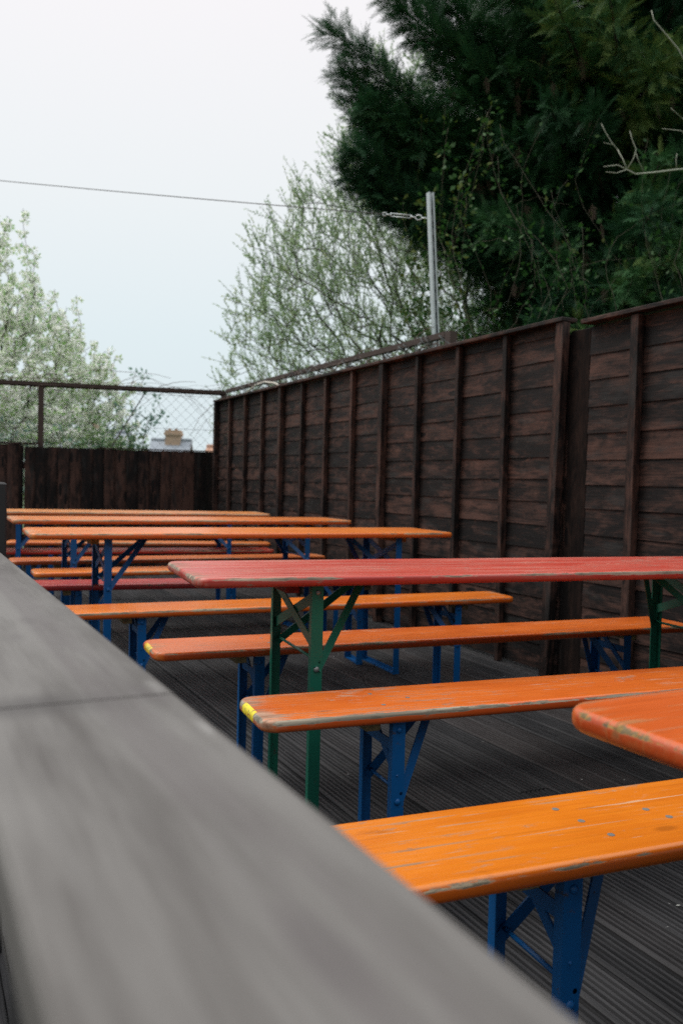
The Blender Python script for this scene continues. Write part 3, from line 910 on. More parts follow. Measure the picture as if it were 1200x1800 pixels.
T1o, T1t = (-2.62, 5.98), 0.335
T2o, T2t = (-1.905, 4.985), 0.440
T3o, T3t = (-1.385, 3.822), 0.418
T4o, T4t = (-0.375, 2.240), 0.358
T5o, T5t = (0.498, 0.590), 0.485
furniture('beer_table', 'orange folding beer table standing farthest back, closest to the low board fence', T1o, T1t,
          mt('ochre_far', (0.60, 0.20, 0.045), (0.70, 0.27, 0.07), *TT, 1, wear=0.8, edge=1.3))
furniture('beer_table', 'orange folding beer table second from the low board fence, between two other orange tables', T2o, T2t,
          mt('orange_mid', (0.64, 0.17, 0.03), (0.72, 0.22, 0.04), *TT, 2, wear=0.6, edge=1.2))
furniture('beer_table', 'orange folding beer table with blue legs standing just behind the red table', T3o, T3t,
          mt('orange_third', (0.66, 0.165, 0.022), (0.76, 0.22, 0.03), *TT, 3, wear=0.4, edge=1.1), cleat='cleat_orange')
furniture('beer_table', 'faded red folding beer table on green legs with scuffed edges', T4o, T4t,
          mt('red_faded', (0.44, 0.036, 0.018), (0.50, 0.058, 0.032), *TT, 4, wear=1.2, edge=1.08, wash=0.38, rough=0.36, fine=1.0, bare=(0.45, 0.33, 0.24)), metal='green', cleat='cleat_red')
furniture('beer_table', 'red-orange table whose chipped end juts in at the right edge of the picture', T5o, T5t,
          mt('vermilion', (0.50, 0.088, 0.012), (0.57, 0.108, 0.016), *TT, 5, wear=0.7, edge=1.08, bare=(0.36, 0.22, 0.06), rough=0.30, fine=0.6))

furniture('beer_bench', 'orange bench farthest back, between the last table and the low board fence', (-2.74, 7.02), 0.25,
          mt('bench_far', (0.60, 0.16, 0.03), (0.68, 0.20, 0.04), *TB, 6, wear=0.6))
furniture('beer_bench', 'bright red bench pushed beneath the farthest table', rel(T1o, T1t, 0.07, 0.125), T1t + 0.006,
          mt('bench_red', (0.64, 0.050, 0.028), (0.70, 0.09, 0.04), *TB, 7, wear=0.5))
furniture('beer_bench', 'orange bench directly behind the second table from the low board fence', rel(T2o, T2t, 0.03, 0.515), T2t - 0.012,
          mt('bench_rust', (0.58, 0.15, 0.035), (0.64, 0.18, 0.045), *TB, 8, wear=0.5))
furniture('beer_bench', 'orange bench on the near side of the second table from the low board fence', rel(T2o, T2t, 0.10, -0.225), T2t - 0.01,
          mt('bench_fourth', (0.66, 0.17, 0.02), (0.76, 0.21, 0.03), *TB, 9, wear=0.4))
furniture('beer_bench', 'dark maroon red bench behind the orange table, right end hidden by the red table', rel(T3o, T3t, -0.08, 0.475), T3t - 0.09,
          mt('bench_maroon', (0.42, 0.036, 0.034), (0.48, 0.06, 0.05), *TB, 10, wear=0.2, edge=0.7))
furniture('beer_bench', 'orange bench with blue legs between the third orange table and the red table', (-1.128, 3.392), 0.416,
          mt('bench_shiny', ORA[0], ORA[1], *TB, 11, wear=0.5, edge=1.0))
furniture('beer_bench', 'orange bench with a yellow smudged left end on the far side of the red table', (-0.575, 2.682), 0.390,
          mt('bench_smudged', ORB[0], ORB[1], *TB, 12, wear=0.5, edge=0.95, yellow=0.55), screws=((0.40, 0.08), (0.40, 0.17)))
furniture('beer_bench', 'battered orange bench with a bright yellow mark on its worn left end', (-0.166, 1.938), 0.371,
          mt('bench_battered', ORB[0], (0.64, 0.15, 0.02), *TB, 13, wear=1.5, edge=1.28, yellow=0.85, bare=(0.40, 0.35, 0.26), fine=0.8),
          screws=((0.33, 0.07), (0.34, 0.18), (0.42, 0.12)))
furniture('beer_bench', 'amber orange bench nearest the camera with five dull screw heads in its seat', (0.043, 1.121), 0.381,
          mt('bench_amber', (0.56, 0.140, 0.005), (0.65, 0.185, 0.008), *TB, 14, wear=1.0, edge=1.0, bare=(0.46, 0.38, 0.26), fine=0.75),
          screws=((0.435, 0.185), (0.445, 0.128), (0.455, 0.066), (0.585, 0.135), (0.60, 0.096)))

# ------------------------------------------------------------------ houses beyond the fence
def house(label, loc, rz, w, d, eave, ridge, roofm, wallm, chim=None, hip=False):
    h = thing('house', label, 'house', loc, rz)
    mb = MB(); mb.box((-w / 2, -d / 2, -0.5), (w / 2, d / 2, eave))
    mb.add([(-w / 2, -d / 2, eave), (-w / 2, d / 2, eave), (-w / 2, 0, ridge - 0.12), (w / 2, -d / 2, eave), (w / 2, d / 2, eave), (w / 2, 0, ridge - 0.12)], [(0, 2, 1), (3, 4, 5)])
    obj('wall', mb.mesh('wall', wallm), h)
    rb = MB(); o_ = 0.25
    sl = (ridge - eave) / (d / 2)
    for s in (-1, 1):
        e = (d / 2 + o_) * s; ze = eave - o_ * sl
        rb.add([(-w / 2 - o_, e, ze), (w / 2 + o_, e, ze), (w / 2 + o_, 0, ridge), (-w / 2 - o_, 0, ridge),
                (-w / 2 - o_, e, ze + 0.1), (w / 2 + o_, e, ze + 0.1), (w / 2 + o_, 0, ridge + 0.1), (-w / 2 - o_, 0, ridge + 0.1)],
               [(0, 1, 2, 3), (4, 5, 6, 7), (0, 1, 5, 4), (1, 2, 6, 5), (3, 0, 4, 7)])
    rb.tube([(-w / 2 - o_, 0, ridge + 0.1), (w / 2 + o_, 0, ridge + 0.1)], 0.09, 8)
    rf_ = obj('roof', rb.mesh('roof', roofm), h)
    for x in (-w * 0.28, w * 0.28):
        f = MB(); f.box((x - 0.55, -d / 2 - 0.05, eave - 1.6), (x + 0.55, -d / 2 - 0.002, eave - 0.5)); fo = obj('window', f.mesh('window', M['render']), h)
        g = MB(); g.box((x - 0.47, -d / 2 - 0.06, eave - 1.52), (x + 0.47, -d / 2 - 0.051, eave - 0.58)); obj('pane', g.mesh('pane', M['pane']), fo)
    if chim:
        cx, cw, ct = chim
        c = MB(); c.box((cx - cw / 2, -0.35, ridge - 0.9), (cx + cw / 2, 0.35, ct - 0.24)); c.box((cx - cw / 2 - 0.06, -0.41, ct - 0.24), (cx + cw / 2 + 0.06, 0.41, ct - 0.12)); c.box((cx - cw / 2 - 0.02, -0.37, ct - 0.12), (cx + cw / 2 + 0.02, 0.37, ct))
        co = obj('chimney', c.mesh('chimney', M['brick']), rf_)
        for k in (-0.2, 0.12):
            p = MB(); p.tube([(cx + k, 0, ct), (cx + k, 0, ct + 0.09), (cx + k, 0, ct + 0.1)], [0.07, 0.06, 0.075], 10); obj('chimney_pot', p.mesh('chimney_pot', M['pot']), h)
    return h
house('distant house with a slate roof and buff brick chimney showing above the low board fence', (-8.35, 42, 0), 0.05, 1.45, 5.0, 0.9, 2.80, M['slate'], M['render'], (0.1, 0.72, 3.36))
house('distant house with only its orange tiled ridge showing beside the fence corner', (-4.6, 44, 0), 0.0, 4.2, 6.0, 0.6, 2.62, M['tile'], M['brick'])
house('house half hidden behind the white blossom tree with brown chimney and slate roof', (-8.9, 31, 0), 0.1, 2.0, 4.5, 1.2, 2.55, M['slate'], M['brick'], (-0.1, 0.45, 3.35))

# ------------------------------------------------------------------ trees
def grow(root, pts, bf, seed, trunk):
    """balanced minimum spanning tree: every target joins the node that costs least"""
    nodes = [np.array(p, float) for p in trunk]
    par = [-1] + list(range(len(trunk) - 1))
    plen = [0.0]
    for i in range(1, len(trunk)): plen.append(plen[-1] + np.linalg.norm(nodes[i] - nodes[i - 1]))
    A = np.zeros((len(trunk) + len(pts), 3)); A[:len(trunk)] = nodes
    PL = np.zeros(len(A)); PL[:len(trunk)] = plen
    n = len(trunk)
    order = np.argsort(np.linalg.norm(pts - np.array(trunk[-1]), axis=1))
    for i in order:
        d = np.linalg.norm(A[:n] - pts[i], axis=1)
        j = int(np.argmin(d + bf * PL[:n]))
        A[n] = pts[i]; PL[n] = PL[j] + d[j]; par.append(j); n += 1
    return A, np.array(par), PL

def branch_mesh(A, par, rtip, expo, nside, rmax):
    n = len(A)
    w = np.zeros(n); kids = [[] for _ in range(n)]
    for i in range(1, n): kids[par[i]].append(i)
    for i in range(n - 1, -1, -1):
        if not kids[i]: w[i] = 1
        if par[i] >= 0: w[par[i]] += w[i]
    r = np.minimum(rtip * np.power(np.maximum(w, 1), expo), rmax)
    mb = MB()
    # follow chains so limbs stay continuous
    done = [False] * n
    for i in range(n):
        if i and done[i]: continue
        if i == 0: chain = [0]; c = 0
        else: chain = [par[i], i]; c = i; done[i] = True
        while kids[c]:
            k = max(kids[c], key=lambda q: w[q])
            if done[k]: break
            done[k] = True; chain.append(k); c = k
        if len(chain) < 2: continue
        rr = [float(r[q]) for q in chain]
        if i: rr[0] = min(rr[0], rr[1] * 1.15)
        # gentle kinks between nodes
        P = [Vector(A[q]) for q in chain]
        pts, rad = [P[0]], [rr[0]]
        for a in range(len(P) - 1):
            mid = (P[a] + P[a + 1]) / 2
            mid.z += 0.04 * (P[a + 1] - P[a]).length * (1 if (P[a + 1].z > P[a].z) else -0.5)
            pts += [mid, P[a + 1]]; rad += [(rr[a] + rr[a + 1]) / 2, rr[a + 1]]
        mb.tube(pts, rad, nside if rr[-1] < 0.03 else 8)
    return mb, kids, r

def unit(v): return v / np.maximum(np.linalg.norm(v, axis=-1, keepdims=True), 1e-9)

def leaves(base, direc, length, width, tint, rng, fold=0.15):
    """pointed leaves as two triangles either side of a midrib, slightly folded; all arrays (n,...)"""
    n = len(base)
    d = unit(direc)
    r = rng.normal(size=(n, 3)); s = unit(np.cross(d, r)); nn = np.cross(d, s)
    L = length[:, None]; Wd = width[:, None]
    tip = base + d * L
    m = base + d * L * 0.45
    a = m + s * Wd * 0.5 + nn * Wd * fold
    b = m - s * Wd * 0.5 + nn * Wd * fold
    V = np.stack([base, a, tip, b], 1).reshape(-1, 3)
    F = np.arange(4 * n).reshape(n, 4)
    return V, F, tint

def crown_points(n, inside, lo, hi, rng):
    out = []
    while len(out) < n:
        p = rng.uniform(lo, hi, (4000, 3))
        out += list(p[inside(p)])
    return np.array(out[:n])

# --- pale willow in the middle
def willow():
    rng = np.random.default_rng(5)
    T = thing('willow_tree', 'loose pale green leafing willow spreading behind the slotted pole and the fence rail', 'tree', (2.35, 12.0, -0.45))
    off = np.array([2.35, 12.0, -0.45])
    def inside(p):
        c = np.array([1.55, 12.0, 2.3])
        q = (p - c) / np.array([3.55, 2.3, 4.25])
        ang = np.arctan2(q[:, 2], q[:, 0])
        bump_ = 1.0 + 0.09 * np.sin(ang * 7 + 1) + 0.06 * np.sin(ang * 15 + p[:, 1] * 3)
        rr = np.linalg.norm(q, axis=1)
        xl = np.interp(p[:, 2], [1.2, 2.6, 3.7, 4.8, 5.8, 6.4], [-1.66, -1.66, -1.25, -0.70, -0.10, 0.25]) + 0.22 * np.sin(p[:, 2] * 6 + p[:, 1] * 4) * rng.random(len(p))
        low = (p[:, 0] > xl) & (p[:, 2] > 1.2 + 0.25 * np.maximum(0, 0 - p[:, 0]))
        return (rr < bump_) & low & (rng.random(len(p)) < 0.25 + 0.75 * np.clip(rr, 0, 1) ** 1.5)
    pts = crown_points(4100, inside, [-2.6, 9.6, 1.0], [5.2, 14.4, 7.1], rng)
    trunk = [(2.35, 12.0, -0.45), (2.32, 12.0, 0.5), (2.2, 12.02, 1.3), (2.05, 12.0, 1.9)]
    A, par, PL = grow(trunk[0], pts, 0.42, 1, trunk)
    A2 = A.copy(); A2 -= off
    mb, kids, r = branch_mesh(A2, par, 0.0036, 0.44, 4, 0.15)
    # fine shoots
    sh = MB(); LB, LD, LL, LW, LT = [], [], [], [], []
    for i in range(4, len(A)):
        nk = 2 if kids[i] else 3
        for _ in range(nk if rng.random() < 0.9 else nk + 1):
            d0 = unit(A2[i] - A2[par[i]]); d = unit(0.55 * d0 + np.array([-0.10, 0, 0.75]) + rng.normal(size=3) * 0.42)
            L = rng.uniform(0.16, 0.42); c = rng.normal(size=3) * 0.05
            P = [A2[i] + d * L * t + c * L * t * t for t in (0, 0.35, 0.7, 1.0)]
            sh.tube(P, [0.0034, 0.0028, 0.0022, 0.0014], 3, False)
            m = int(rng.integers(11, 19))
            hue = np.clip(rng.normal(0.45, 0.25), 0, 1)
            for k in range(m):
                t = (k + 1.2) / (m + 0.6); b = A2[i] + d * L * t + c * L * t * t
                ld = unit(d * 0.9 + rng.normal(size=3) * 0.55)
                LB.append(b); LD.append(ld); LL.append(rng.uniform(0.028, 0.060)); LW.append(rng.uniform(0.011, 0.021)); LT.append(np.clip(hue + rng.normal() * 0.15, 0, 1))
    o = obj('trunk', mb.mesh('trunk', M['greybark']), T)
    obj('shoots', sh.mesh('shoots', M['greybark']), T)
    V, F, t = leaves(np.array(LB), np.array(LD), np.array(LL), np.array(LW), np.array(LT), rng)
    obj('crown', np_mesh('crown', V, F, t, M['willow']), T)
willow()

# --- white blossom tree on the left
def blossom():
    rng = np.random.default_rng(12)
    off = np.array([-5.75, 14.0, -0.45])
    T = thing('blossom_tree', 'upright tree covered in white blossom beyond the chain link fence at the left', 'tree', tuple(off))
    def inside(p):
        z = p[:, 2]
        # outline: broad low, tapering to an upright leader
        prof = np.interp(z, [0.6, 1.1, 1.8, 2.5, 3.1, 3.6, 4.2, 4.7, 5.4], [2.0, 2.40, 2.25, 2.12, 1.80, 1.30, 0.85, 0.52, 0.25])
        rad = np.hypot(p[:, 0] + 5.75, (p[:, 1] - 14.0) * 1.15)
        ang = np.arctan2(p[:, 1] - 14, p[:, 0] + 5.75)
        lim = prof * (1 + 0.10 * np.sin(ang * 5 + z * 3) + 0.08 * np.sin(ang * 11 - z * 5))
        return (rad < lim) & (rng.random(len(p)) < 0.3 + 0.7 * np.clip(rad / np.maximum(lim, .01), 0, 1))
    pts = crown_points(3600, inside, [-8.6, 11.4, 0.6], [-3.1, 16.6, 5.3], rng)
    # long upright shoots that break the outline
    ex = []
    for x, y, z0, z1 in ((-5.10, 13.8, 3.6, 5.25), (-5.62, 13.9, 4.0, 5.30), (-4.95, 13.9, 3.5, 4.55), (-5.36, 13.8, 3.6, 4.72), (-4.62, 13.9, 3.2, 4.02), (-4.3, 14, 2.9, 3.95), (-3.98, 13.9, 2.4, 3.0), (-3.72, 14.0, 2.2, 2.95)):
        for t in np.linspace(0, 1, 7): ex.append((x + 0.06 * math.sin(t * 5), y, z0 + (z1 - z0) * t))
    pts = np.vstack([pts, np.array(ex)])
    trunk = [(-5.75, 14, -0.45), (-5.74, 14, 0.3), (-5.70, 14, 0.9), (-5.62, 14.0, 1.5)]
    A, par, PL = grow(trunk[0], pts, 0.35, 2, trunk)
    A2 = A - off
    mb, kids, r = branch_mesh(A2, par, 0.0038, 0.47, 5, 0.16)
    obj('trunk', mb.mesh('trunk', M['bark']), T)
    PB, PD, PL_, PW, PT = [], [], [], [], []
    GB, GD, GL, GW, GT = [], [], [], [], []
    for i in range(4, len(A)):
        p, q = A2[par[i]], A2[i]
        L = np.linalg.norm(q - p); m = max(1, int(L / 0.085))
        if r[i] > 0.035: continue
        for k in range(m):
            c = p + (q - p) * (k + rng.random()) / m + rng.normal(size=3) * 0.035
            if rng.random() < 0.06: continue
            nf_ = int(rng.integers(14, 24)); rad = rng.uniform(0.040, 0.085)
            tone = rng.random()
            dirs = unit(rng.normal(size=(nf_, 3)) + np.array([0, 0, 0.35]))
            for d in dirs:
                PB.append(c + d * rad * 0.55); PD.append(unit(d + rng.normal(size=3) * 0.8)); PL_.append(rng.uniform(0.032, 0.054)); PW.append(rng.uniform(0.030, 0.048)); PT.append(np.clip(tone + rng.normal() * 0.2, 0, 1))
            hue = rng.random()
            for _ in range(int(rng.integers(4, 9))):
                d = unit(rng.normal(size=3) + np.array([0, 0, 0.25]))
                GB.append(c + d * 0.02); GD.append(d); GL.append(rng.uniform(0.045, 0.08)); GW.append(rng.uniform(0.022, 0.038)); GT.append(np.clip(hue + rng.normal() * 0.2, 0, 1))
    V, F, t = leaves(np.array(PB), np.array(PD), np.array(PL_), np.array(PW), np.array(PT), rng)
    obj('blossom', np_mesh('blossom', V, F, t, M['blossom']), T)
    V, F, t = leaves(np.array(GB), np.array(GD), np.array(GL), np.array(GW), np.array(GT), rng)
    obj('foliage', np_mesh('foliage', V, F, t, M['blossomleaf']), T)
blossom()

def bush(name, label, c, rad, n, mat, seed, ll=(0.04, 0.08), stem=True, cat='shrub'):
    rng = np.random.default_rng(seed)
    off = np.array([c[0], c[1], -0.45])
    T = thing(name, label, cat, tuple(off))
    def inside(p):
        q = (p - np.array(c)) / np.array(rad)
        return np.linalg.norm(q, axis=1) < 1
    c_ = np.array(c); r_ = np.array(rad)
    pts = crown_points(n, inside, c_ - r_, c_ + r_, rng)
    trunk = [tuple(off), (c[0], c[1], max(-0.2, c[2] - rad[2] * 0.8))]
    A, par, PL = grow(trunk[0], pts, 0.4, seed, trunk)
    A2 = A - off
    mb, kids, r = branch_mesh(A2, par, 0.004, 0.45, 4, 0.06)
    obj('stems', mb.mesh('stems', M['bark']), T)
    LB, LD, LL, LW, LT = [], [], [], [], []
    for i in range(2, len(A)):
        hue = rng.random()
        for _ in range(12):
            d = unit(rng.normal(size=3) + np.array([0, 0, 0.4]))
            LB.append(A2[i] + d * rng.uniform(0.0, 0.09)); LD.append(d); l = rng.uniform(*ll); LL.append(l); LW.append(l * rng.uniform(0.4, 0.6)); LT.append(np.clip(hue + rng.normal() * 0.2, 0, 1))
    V, F, t = leaves(np.array(LB), np.array(LD), np.array(LL), np.array(LW), np.array(LT), rng)
    obj('foliage', np_mesh('foliage', V, F, t, mat), T)
bush('shrub', 'bright green shrub peeping over the low board fence left of the chimney', (-3.55, 13.2, 1.35), (0.62, 0.5, 0.42), 120, M['shrub'], 31)
bush('sapling', 'thin bluish green sapling between the blossom tree and the chimney', (-3.15, 13.4, 1.95), (0.38, 0.4, 0.72), 24, M['bluegreen'], 32, (0.05, 0.10))
bush('shrub', 'dark green bush under the blossom tree behind the stay wire', (-4.75, 12.6, 1.15), (1.3, 0.6, 0.75), 130, M['bluegreen'], 33, (0.04, 0.08))

# --- big conifer on the right
def conifer():
    rng = np.random.default_rng(21)
    off = np.array([2.75, 9.7, -0.45])
    T = thing('conifer_tree', 'huge dark green cypress conifer towering over the panel fence at the right', 'tree', tuple(off))
    tr = MB()
    H = 12.0
    zs = np.linspace(0, H, 14)
    tr.tube([(0.05 * math.sin(z * 1.3), 0.05 * math.cos(z), z) for z in zs], [0.26 * (1 - z / H) ** 0.8 + 0.02 for z in zs], 10)
    br = MB()
    # spray template: flat feathery frond along +x, unit length
    TV, TF = [], []
    def tri(a, b, c):
        k = len(TV); TV.extend([a, b, c]); TF.append((k, k + 1, k + 2))
    def twig(p, ang, L, w):
        d = np.array([math.cos(ang), math.sin(ang), 0]); s = np.array([-d[1], d[0], 0])
        q = np.array(p)
        tri(q - s * w * 0.5, q + s * w * 0.5 , q + d * L)
    twig((0, 0, 0), 0, 1.0, 0.022)
    for k in range(11):
        t = 0.08 + 0.078 * k
        L = 0.36 * (1 - 0.62 * t) * (1 + 0.25 * math.sin(k * 2.1))
        for sgn in (-1, 1):
            a = sgn * (0.72 + 0.16 * math.sin(k * 1.7 + sgn))
            twig((t, 0, 0), a, L, 0.019)
            for q in (0.35, 0.65):
                b = np.array([t + math.cos(a) * L * q, math.sin(a) * L * q, 0])
                twig(tuple(b), a - sgn * 0.55, L * 0.48, 0.017)
    TV = np.array(TV); TF = np.array(TF)
    # curl the frond a little
    TV[:, 2] = -0.16 * TV[:, 0] ** 2 - 0.35 * TV[:, 1] ** 2
    SB, SD, SL, ST = [], [], [], []
    DB, DD, DL = [], [], []
    def limb(z0, az, L, rise, curl, dens, tone, r0=0.032):
        """one branch with plumes of sprays around its outer two thirds"""
        n = 9
        P = []
        for i in range(n + 1):
            t = i / n
            rad = L * t
            P.append(np.array([math.cos(az) * rad, math.sin(az) * rad, z0 + L * (rise * t + curl * t * t)]))
        jit = rng.normal(size=3) * 0.05 * L
        for i in range(n + 1): P[i] = P[i] + jit * math.sin(math.pi * i / n)
        br.tube([tuple(p) for p in P], [r0 * (1 - 0.85 * i / n) for i in range(n + 1)], 5)
        P = np.array(P)
        m = int(dens * L)
        for k in range(m):
            t = 0.22 + 0.78 * (k + rng.random()) / m
            f = t * n; i = min(int(f), n - 1)
            c = P[i] + (P[i + 1] - P[i]) * (f - i)
            ax = unit(P[i + 1] - P[i])
            side = unit(np.cross(ax, rng.normal(size=3)))
            plume = 0.42 * (1 - t) + 0.10
            sub = unit(ax * 0.75 + side * 0.9)
            Ls = plume * rng.uniform(0.5, 1.25) * min(1.0, L / 1.8) + 0.05
            # secondary twig with sprays along it
            ns = max(2, int(Ls / 0.040))
            for q in range(ns):
                b = c + sub * Ls * (q + 0.6) / ns
                d = unit(sub * 0.8 + ax * 0.5 + rng.normal(size=3) * 0.60 + np.array([0, 0, -0.22]))
                SB.append(b); SD.append(d); SL.append(rng.uniform(0.13, 0.27) * (0.8 if t > 0.9 else 1.0)); ST.append(np.clip(tone + rng.normal() * 0.13, 0, 1))
        # feathery tip
        for k in range(6):
            d = unit(unit(P[-1] - P[-2]) + rng.normal(size=3) * 0.22)
            SB.append(P[-1] - d * 0.12); SD.append(d); SL.append(rng.uniform(0.14, 0.26)); ST.append(np.clip(tone + 0.05, 0, 1))
    g = 0.0
    nb = 210
    for k in range(nb):
        z = 1.3 + (H - 1.6) * (k / nb) ** 1.12
        g += 2.39996 + rng.normal() * 0.25
        Lmax = np.interp(z, [1.0, 2.2, 3.6, 5.5, 8.0, 12.0], [1.5, 1.9, 2.35, 2.6, 1.9, 0.3])
        L = Lmax * rng.uniform(0.66, 1.06)
        if z < 3.5 and math.cos(g) < -0.45: L *= 0.72
        tone = rng.random() ** 1.2
        limb(z, g, L, rng.uniform(0.10, 0.34), rng.uniform(0.0, 0.22), (44 if math.sin(g) < 0.45 else 18) if z < 8.0 else 10, tone)
    # low boughs on the yard side, hanging down to the fence
    for k in range(60):
        limb(rng.uniform(1.2, 3.4), rng.uniform(4.0, 5.9), rng.uniform(1.5, 2.15), rng.uniform(0.0, 0.2), rng.uniform(-0.15, 0.1), 40, rng.random() ** 1.2, 0.025)
    # inner fill so the heart of the crown is dense
    for k in range(240):
        z = rng.uniform(1.6, 8.0); g = rng.uniform(0, 6.28)
        limb(z, g, rng.uniform(0.9, 1.6), rng.uniform(0.0, 0.4), 0.1, 22, np.clip(rng.normal(0.2, 0.15), 0, 1), 0.025)
    # the long limbs that break the left outline
    for tip, z0, tone in (((-0.25, 9.3, 5.85), 3.9, 0.30), ((-0.12, 9.35, 5.42), 3.7, 0.28), ((0.25, 9.4, 6.40), 4.7, 0.32), ((-0.02, 9.1, 4.52), 3.55, 0.18), ((-0.03, 9.3, 4.28), 3.3, 0.16), ((0.72, 9.5, 6.5), 5.0, 0.35), ((0.15, 9.2, 5.0), 4.0, 0.3)):
        v = np.array(tip) - off; L = float(np.hypot(v[0], v[1])); az = math.atan2(v[1], v[0]); z0 += 0.45
        tot = (v[2] - z0) / L
        limb(z0, az, L, tot * 0.6, tot * 0.4, 150, tone, 0.03)
    # brown dead hanging sprays low in the crown
    for k in range(150):
        z = rng.uniform(2.0, 6.0); a = rng.uniform(2.6, 5.6); R = rng.uniform(1.0, 1.9)
        DB.append(np.array([math.cos(a) * R, math.sin(a) * R, z])); DD.append(unit(np.array([rng.normal() * 0.3, rng.normal() * 0.3, -1]))); DL.append(rng.uniform(0.12, 0.24))
    def expand(B, D, L):
        B, D, L = np.array(B), unit(np.array(D)), np.array(L)
        n = len(B)
        up = unit(np.array([0, 0, 1.0]) + rng.normal(size=(n, 3)) * 0.55)
        y = unit(np.cross(up, D)); z = np.cross(D, y)
        R = np.stack([D, y, z], 2)                       # columns
        V = np.einsum('nij,kj->nki', R, TV) * L[:, None, None] + B[:, None, :]
        F = TF[None] + (np.arange(n) * len(TV))[:, None, None]
        return V.reshape(-1, 3), F.reshape(-1, 3)
    V, F = expand(SB, SD, SL)
    print('conifer sprays', len(SB), 'faces', len(F))
    obj('trunk', tr.mesh('trunk', M['bark']), T)
    obj('limbs', br.mesh('limbs', M['bark']), T)
    obj('crown', np_mesh('crown', V, F, np.repeat(np.array(ST), len(TF)), M['conifer']), T)
    V, F = expand(DB, DD, DL)
    obj('dead_sprays', np_mesh('dead_sprays', V, F, np.zeros(len(F)), M['dead']), T)
conifer()

# --- brambles and ivy climbing the conifer's lower branches
def creeper():
    rng = np.random.default_rng(44)
    T = thing('climbing_bramble', 'tangled pale stems and yellow green leaves climbing the conifer just above the panel fence', 'climber', (1.5, 7.9, -0.45))
    off = np.array([1.5, 7.9, -0.45])
    mb = MB(); LB, LD, LL, LW, LT = [], [], [], [], []
    def near(t):   # front of the crown, from the pole to the right edge
        a = math.radians(188 + 88 * t)
        R = 1.95 + 0.15 * math.sin(7 * t)
        return np.array([2.75 + R * math.cos(a), 9.7 + R * math.sin(a), 0])
    for k in range(60):
        t = rng.uniform(-0.06, 1.05); b = near(t) + rng.normal(size=3) * 0.16
        z0 = rng.uniform(1.2, 3.2); z1 = z0 + rng.uniform(0.6, 2.6); z1 = min(z1, 4.9 if t < 0.25 else 4.5)
        n = 14; ph = rng.uniform(0, 6); am = rng.uniform(0.05, 0.22); sl = rng.normal() * 0.35
        tang = unit(near(t + 0.02) - near(t))
        P = []
        for i in range(n):
            s = i / (n - 1)
            p = b + tang * (sl * s + am * math.sin(ph + s * 5)) + np.array([0, 0, z0 + (z1 - z0) * (s - (0.25 * s * s if k % 3 == 0 else 0))]) + rng.normal(size=3) * 0.012
            if k % 3 == 0: p = p + tang * 0.5 * s * s - np.array([0, 0, 0.5 * s ** 3])
            P.append(p - off)
        r = rng.uniform(0.0016, 0.0038)
        mb.tube([tuple(p) for p in P], [r * (1 - 0.5 * i / n) for i in range(n)], 4)
        hue = np.clip(rng.normal(0.45 if t > 0.3 else 0.7, 0.2), 0, 1)
        if rng.random() < 0.85:
            for i in range(1, n):
                for _ in range(int(rng.integers(3, 9)) if t < 0.3 else int(rng.integers(1, 5))):
                    d = unit(rng.normal(size=3) + np.array([0, -0.4, 0.1]))
                    LB.append(P[i] + d * rng.uniform(0.01, 0.10)); LD.append(d); l = rng.uniform(0.035, 0.075); LL.append(l); LW.append(l * rng.uniform(0.45, 0.7)); LT.append(np.clip(hue + rng.normal() * 0.15, 0, 1))
    obj('stems', mb.mesh('stems', M['palevine']), T)
    V, F, t = leaves(np.array(LB), np.array(LD), np.array(LL), np.array(LW), np.array(LT), rng)
    obj('foliage', np_mesh('foliage', V, F, t, M['creeper']), T)
creeper()

# --- bare pale sapling reaching in from the right
bs = MB()
def bt(pts, r0, r1):
    n = len(pts); r0 *= 0.72; r1 *= 0.72; bs.tube(pts, [r0 + (r1 - r0) * i / (n - 1) for i in range(n)], 6)
bt([(3.30, 7.0, -0.45), (3.28, 7.0, 1.2), (3.24, 7.0, 2.4), (3.12, 7.02, 3.3), (3.2, 7.0, 4.6), (3.3, 6.95, 5.8)], 0.035, 0.012)
bt([(3.24, 7.0, 2.9), (3.08, 7.0, 3.45)] + [(2.788, 7.000, 3.619), (2.609, 6.950, 3.588), (2.411, 6.900, 3.543), (2.242, 6.850, 3.508), (2.174, 6.850, 3.542)], 0.013, 0.007)
bt([(2.174, 6.850, 3.542), (2.095, 6.850, 3.513), (2.009, 6.850, 3.520)], 0.005, 0.003)
bt([(2.174, 6.850, 3.542), (2.108, 6.870, 3.583), (2.005, 6.900, 3.578)], 0.005, 0.003)
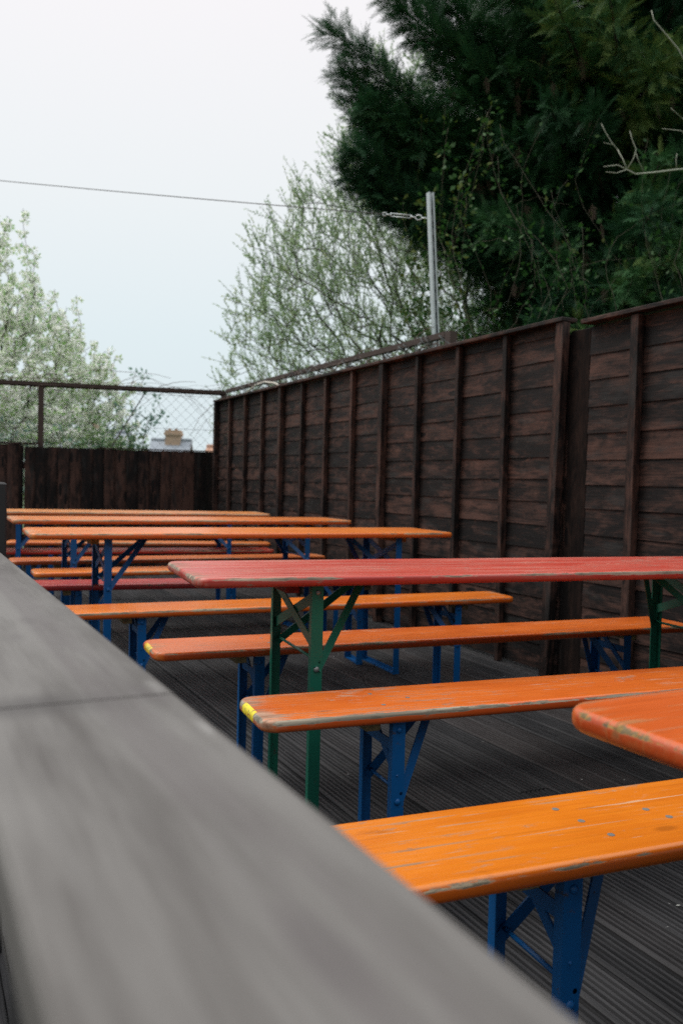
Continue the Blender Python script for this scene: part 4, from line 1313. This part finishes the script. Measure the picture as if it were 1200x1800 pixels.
bt([(2.174, 6.850, 3.542), (2.208, 6.800, 3.612), (2.224, 6.800, 3.683), (2.190, 6.800, 3.756), (2.170, 6.800, 3.821)], 0.0055, 0.003)
bt([(2.309, 6.850, 3.523), (2.240, 6.800, 3.604), (2.225, 6.800, 3.656)], 0.004, 0.003)
bt([(2.108, 6.900, 3.718), (2.066, 6.900, 3.762), (2.004, 6.900, 3.858), (1.975, 6.900, 3.915)], 0.005, 0.003)
bt([(2.174, 6.850, 3.542), (2.146, 6.870, 3.628), (2.108, 6.900, 3.718)], 0.005, 0.005)
bt([(2.075, 6.900, 3.753), (1.998, 6.900, 3.764)], 0.003, 0.002)
bt([(2.581, 6.900, 3.578), (2.574, 6.900, 3.649), (2.581, 6.900, 3.694)], 0.004, 0.003)
bt([(3.2, 7.0, 4.6), (3.05, 7.0, 5.1)] + [(2.714, 7.000, 4.364), (2.574, 6.950, 4.537), (2.438, 6.900, 4.641), (2.359, 6.900, 4.727), (2.338, 6.900, 4.801)], 0.010, 0.004)
bt([(2.720, 7.000, 4.185), (2.659, 7.000, 4.004), (2.537, 6.950, 4.069)], 0.006, 0.003)
bt([(2.759, 7.000, 3.781), (2.630, 6.950, 3.893), (2.453, 6.900, 3.886)], 0.006, 0.003)
tag(obj('bare_sapling', bs.mesh('bare_sapling', M['palebark'])), 'leafless pale branched sapling reaching in from the right edge before the conifer', 'sapling')

# fallen petals and grit on the boards
rng = np.random.default_rng(77)
n = 150
B = np.stack([rng.uniform(-1.8, 2.2, n), rng.uniform(0.9, 6.0, n), np.full(n, 0.003)], 1)
n_ = np.array([0.8955, 0.4450])
off_ = B[:, :2] @ n_
B = B[(off_ > 0.1) & (off_ < 2.9)]; n = len(B)
V, F, t = leaves(B, np.stack([rng.normal(size=n), rng.normal(size=n), np.zeros(n)], 1), rng.uniform(0.006, 0.016, n), rng.uniform(0.004, 0.009, n), rng.random(n), rng, 0.1)
V[:, 2] = 0.002 + np.abs(V[:, 2] - 0.003) * 0.3
tag(obj('fallen_petals', np_mesh('fallen_petals', V, F, t, M['blossom'])), 'tiny white petals and specks scattered over the dark grooved deck', 'petals', kind='stuff')
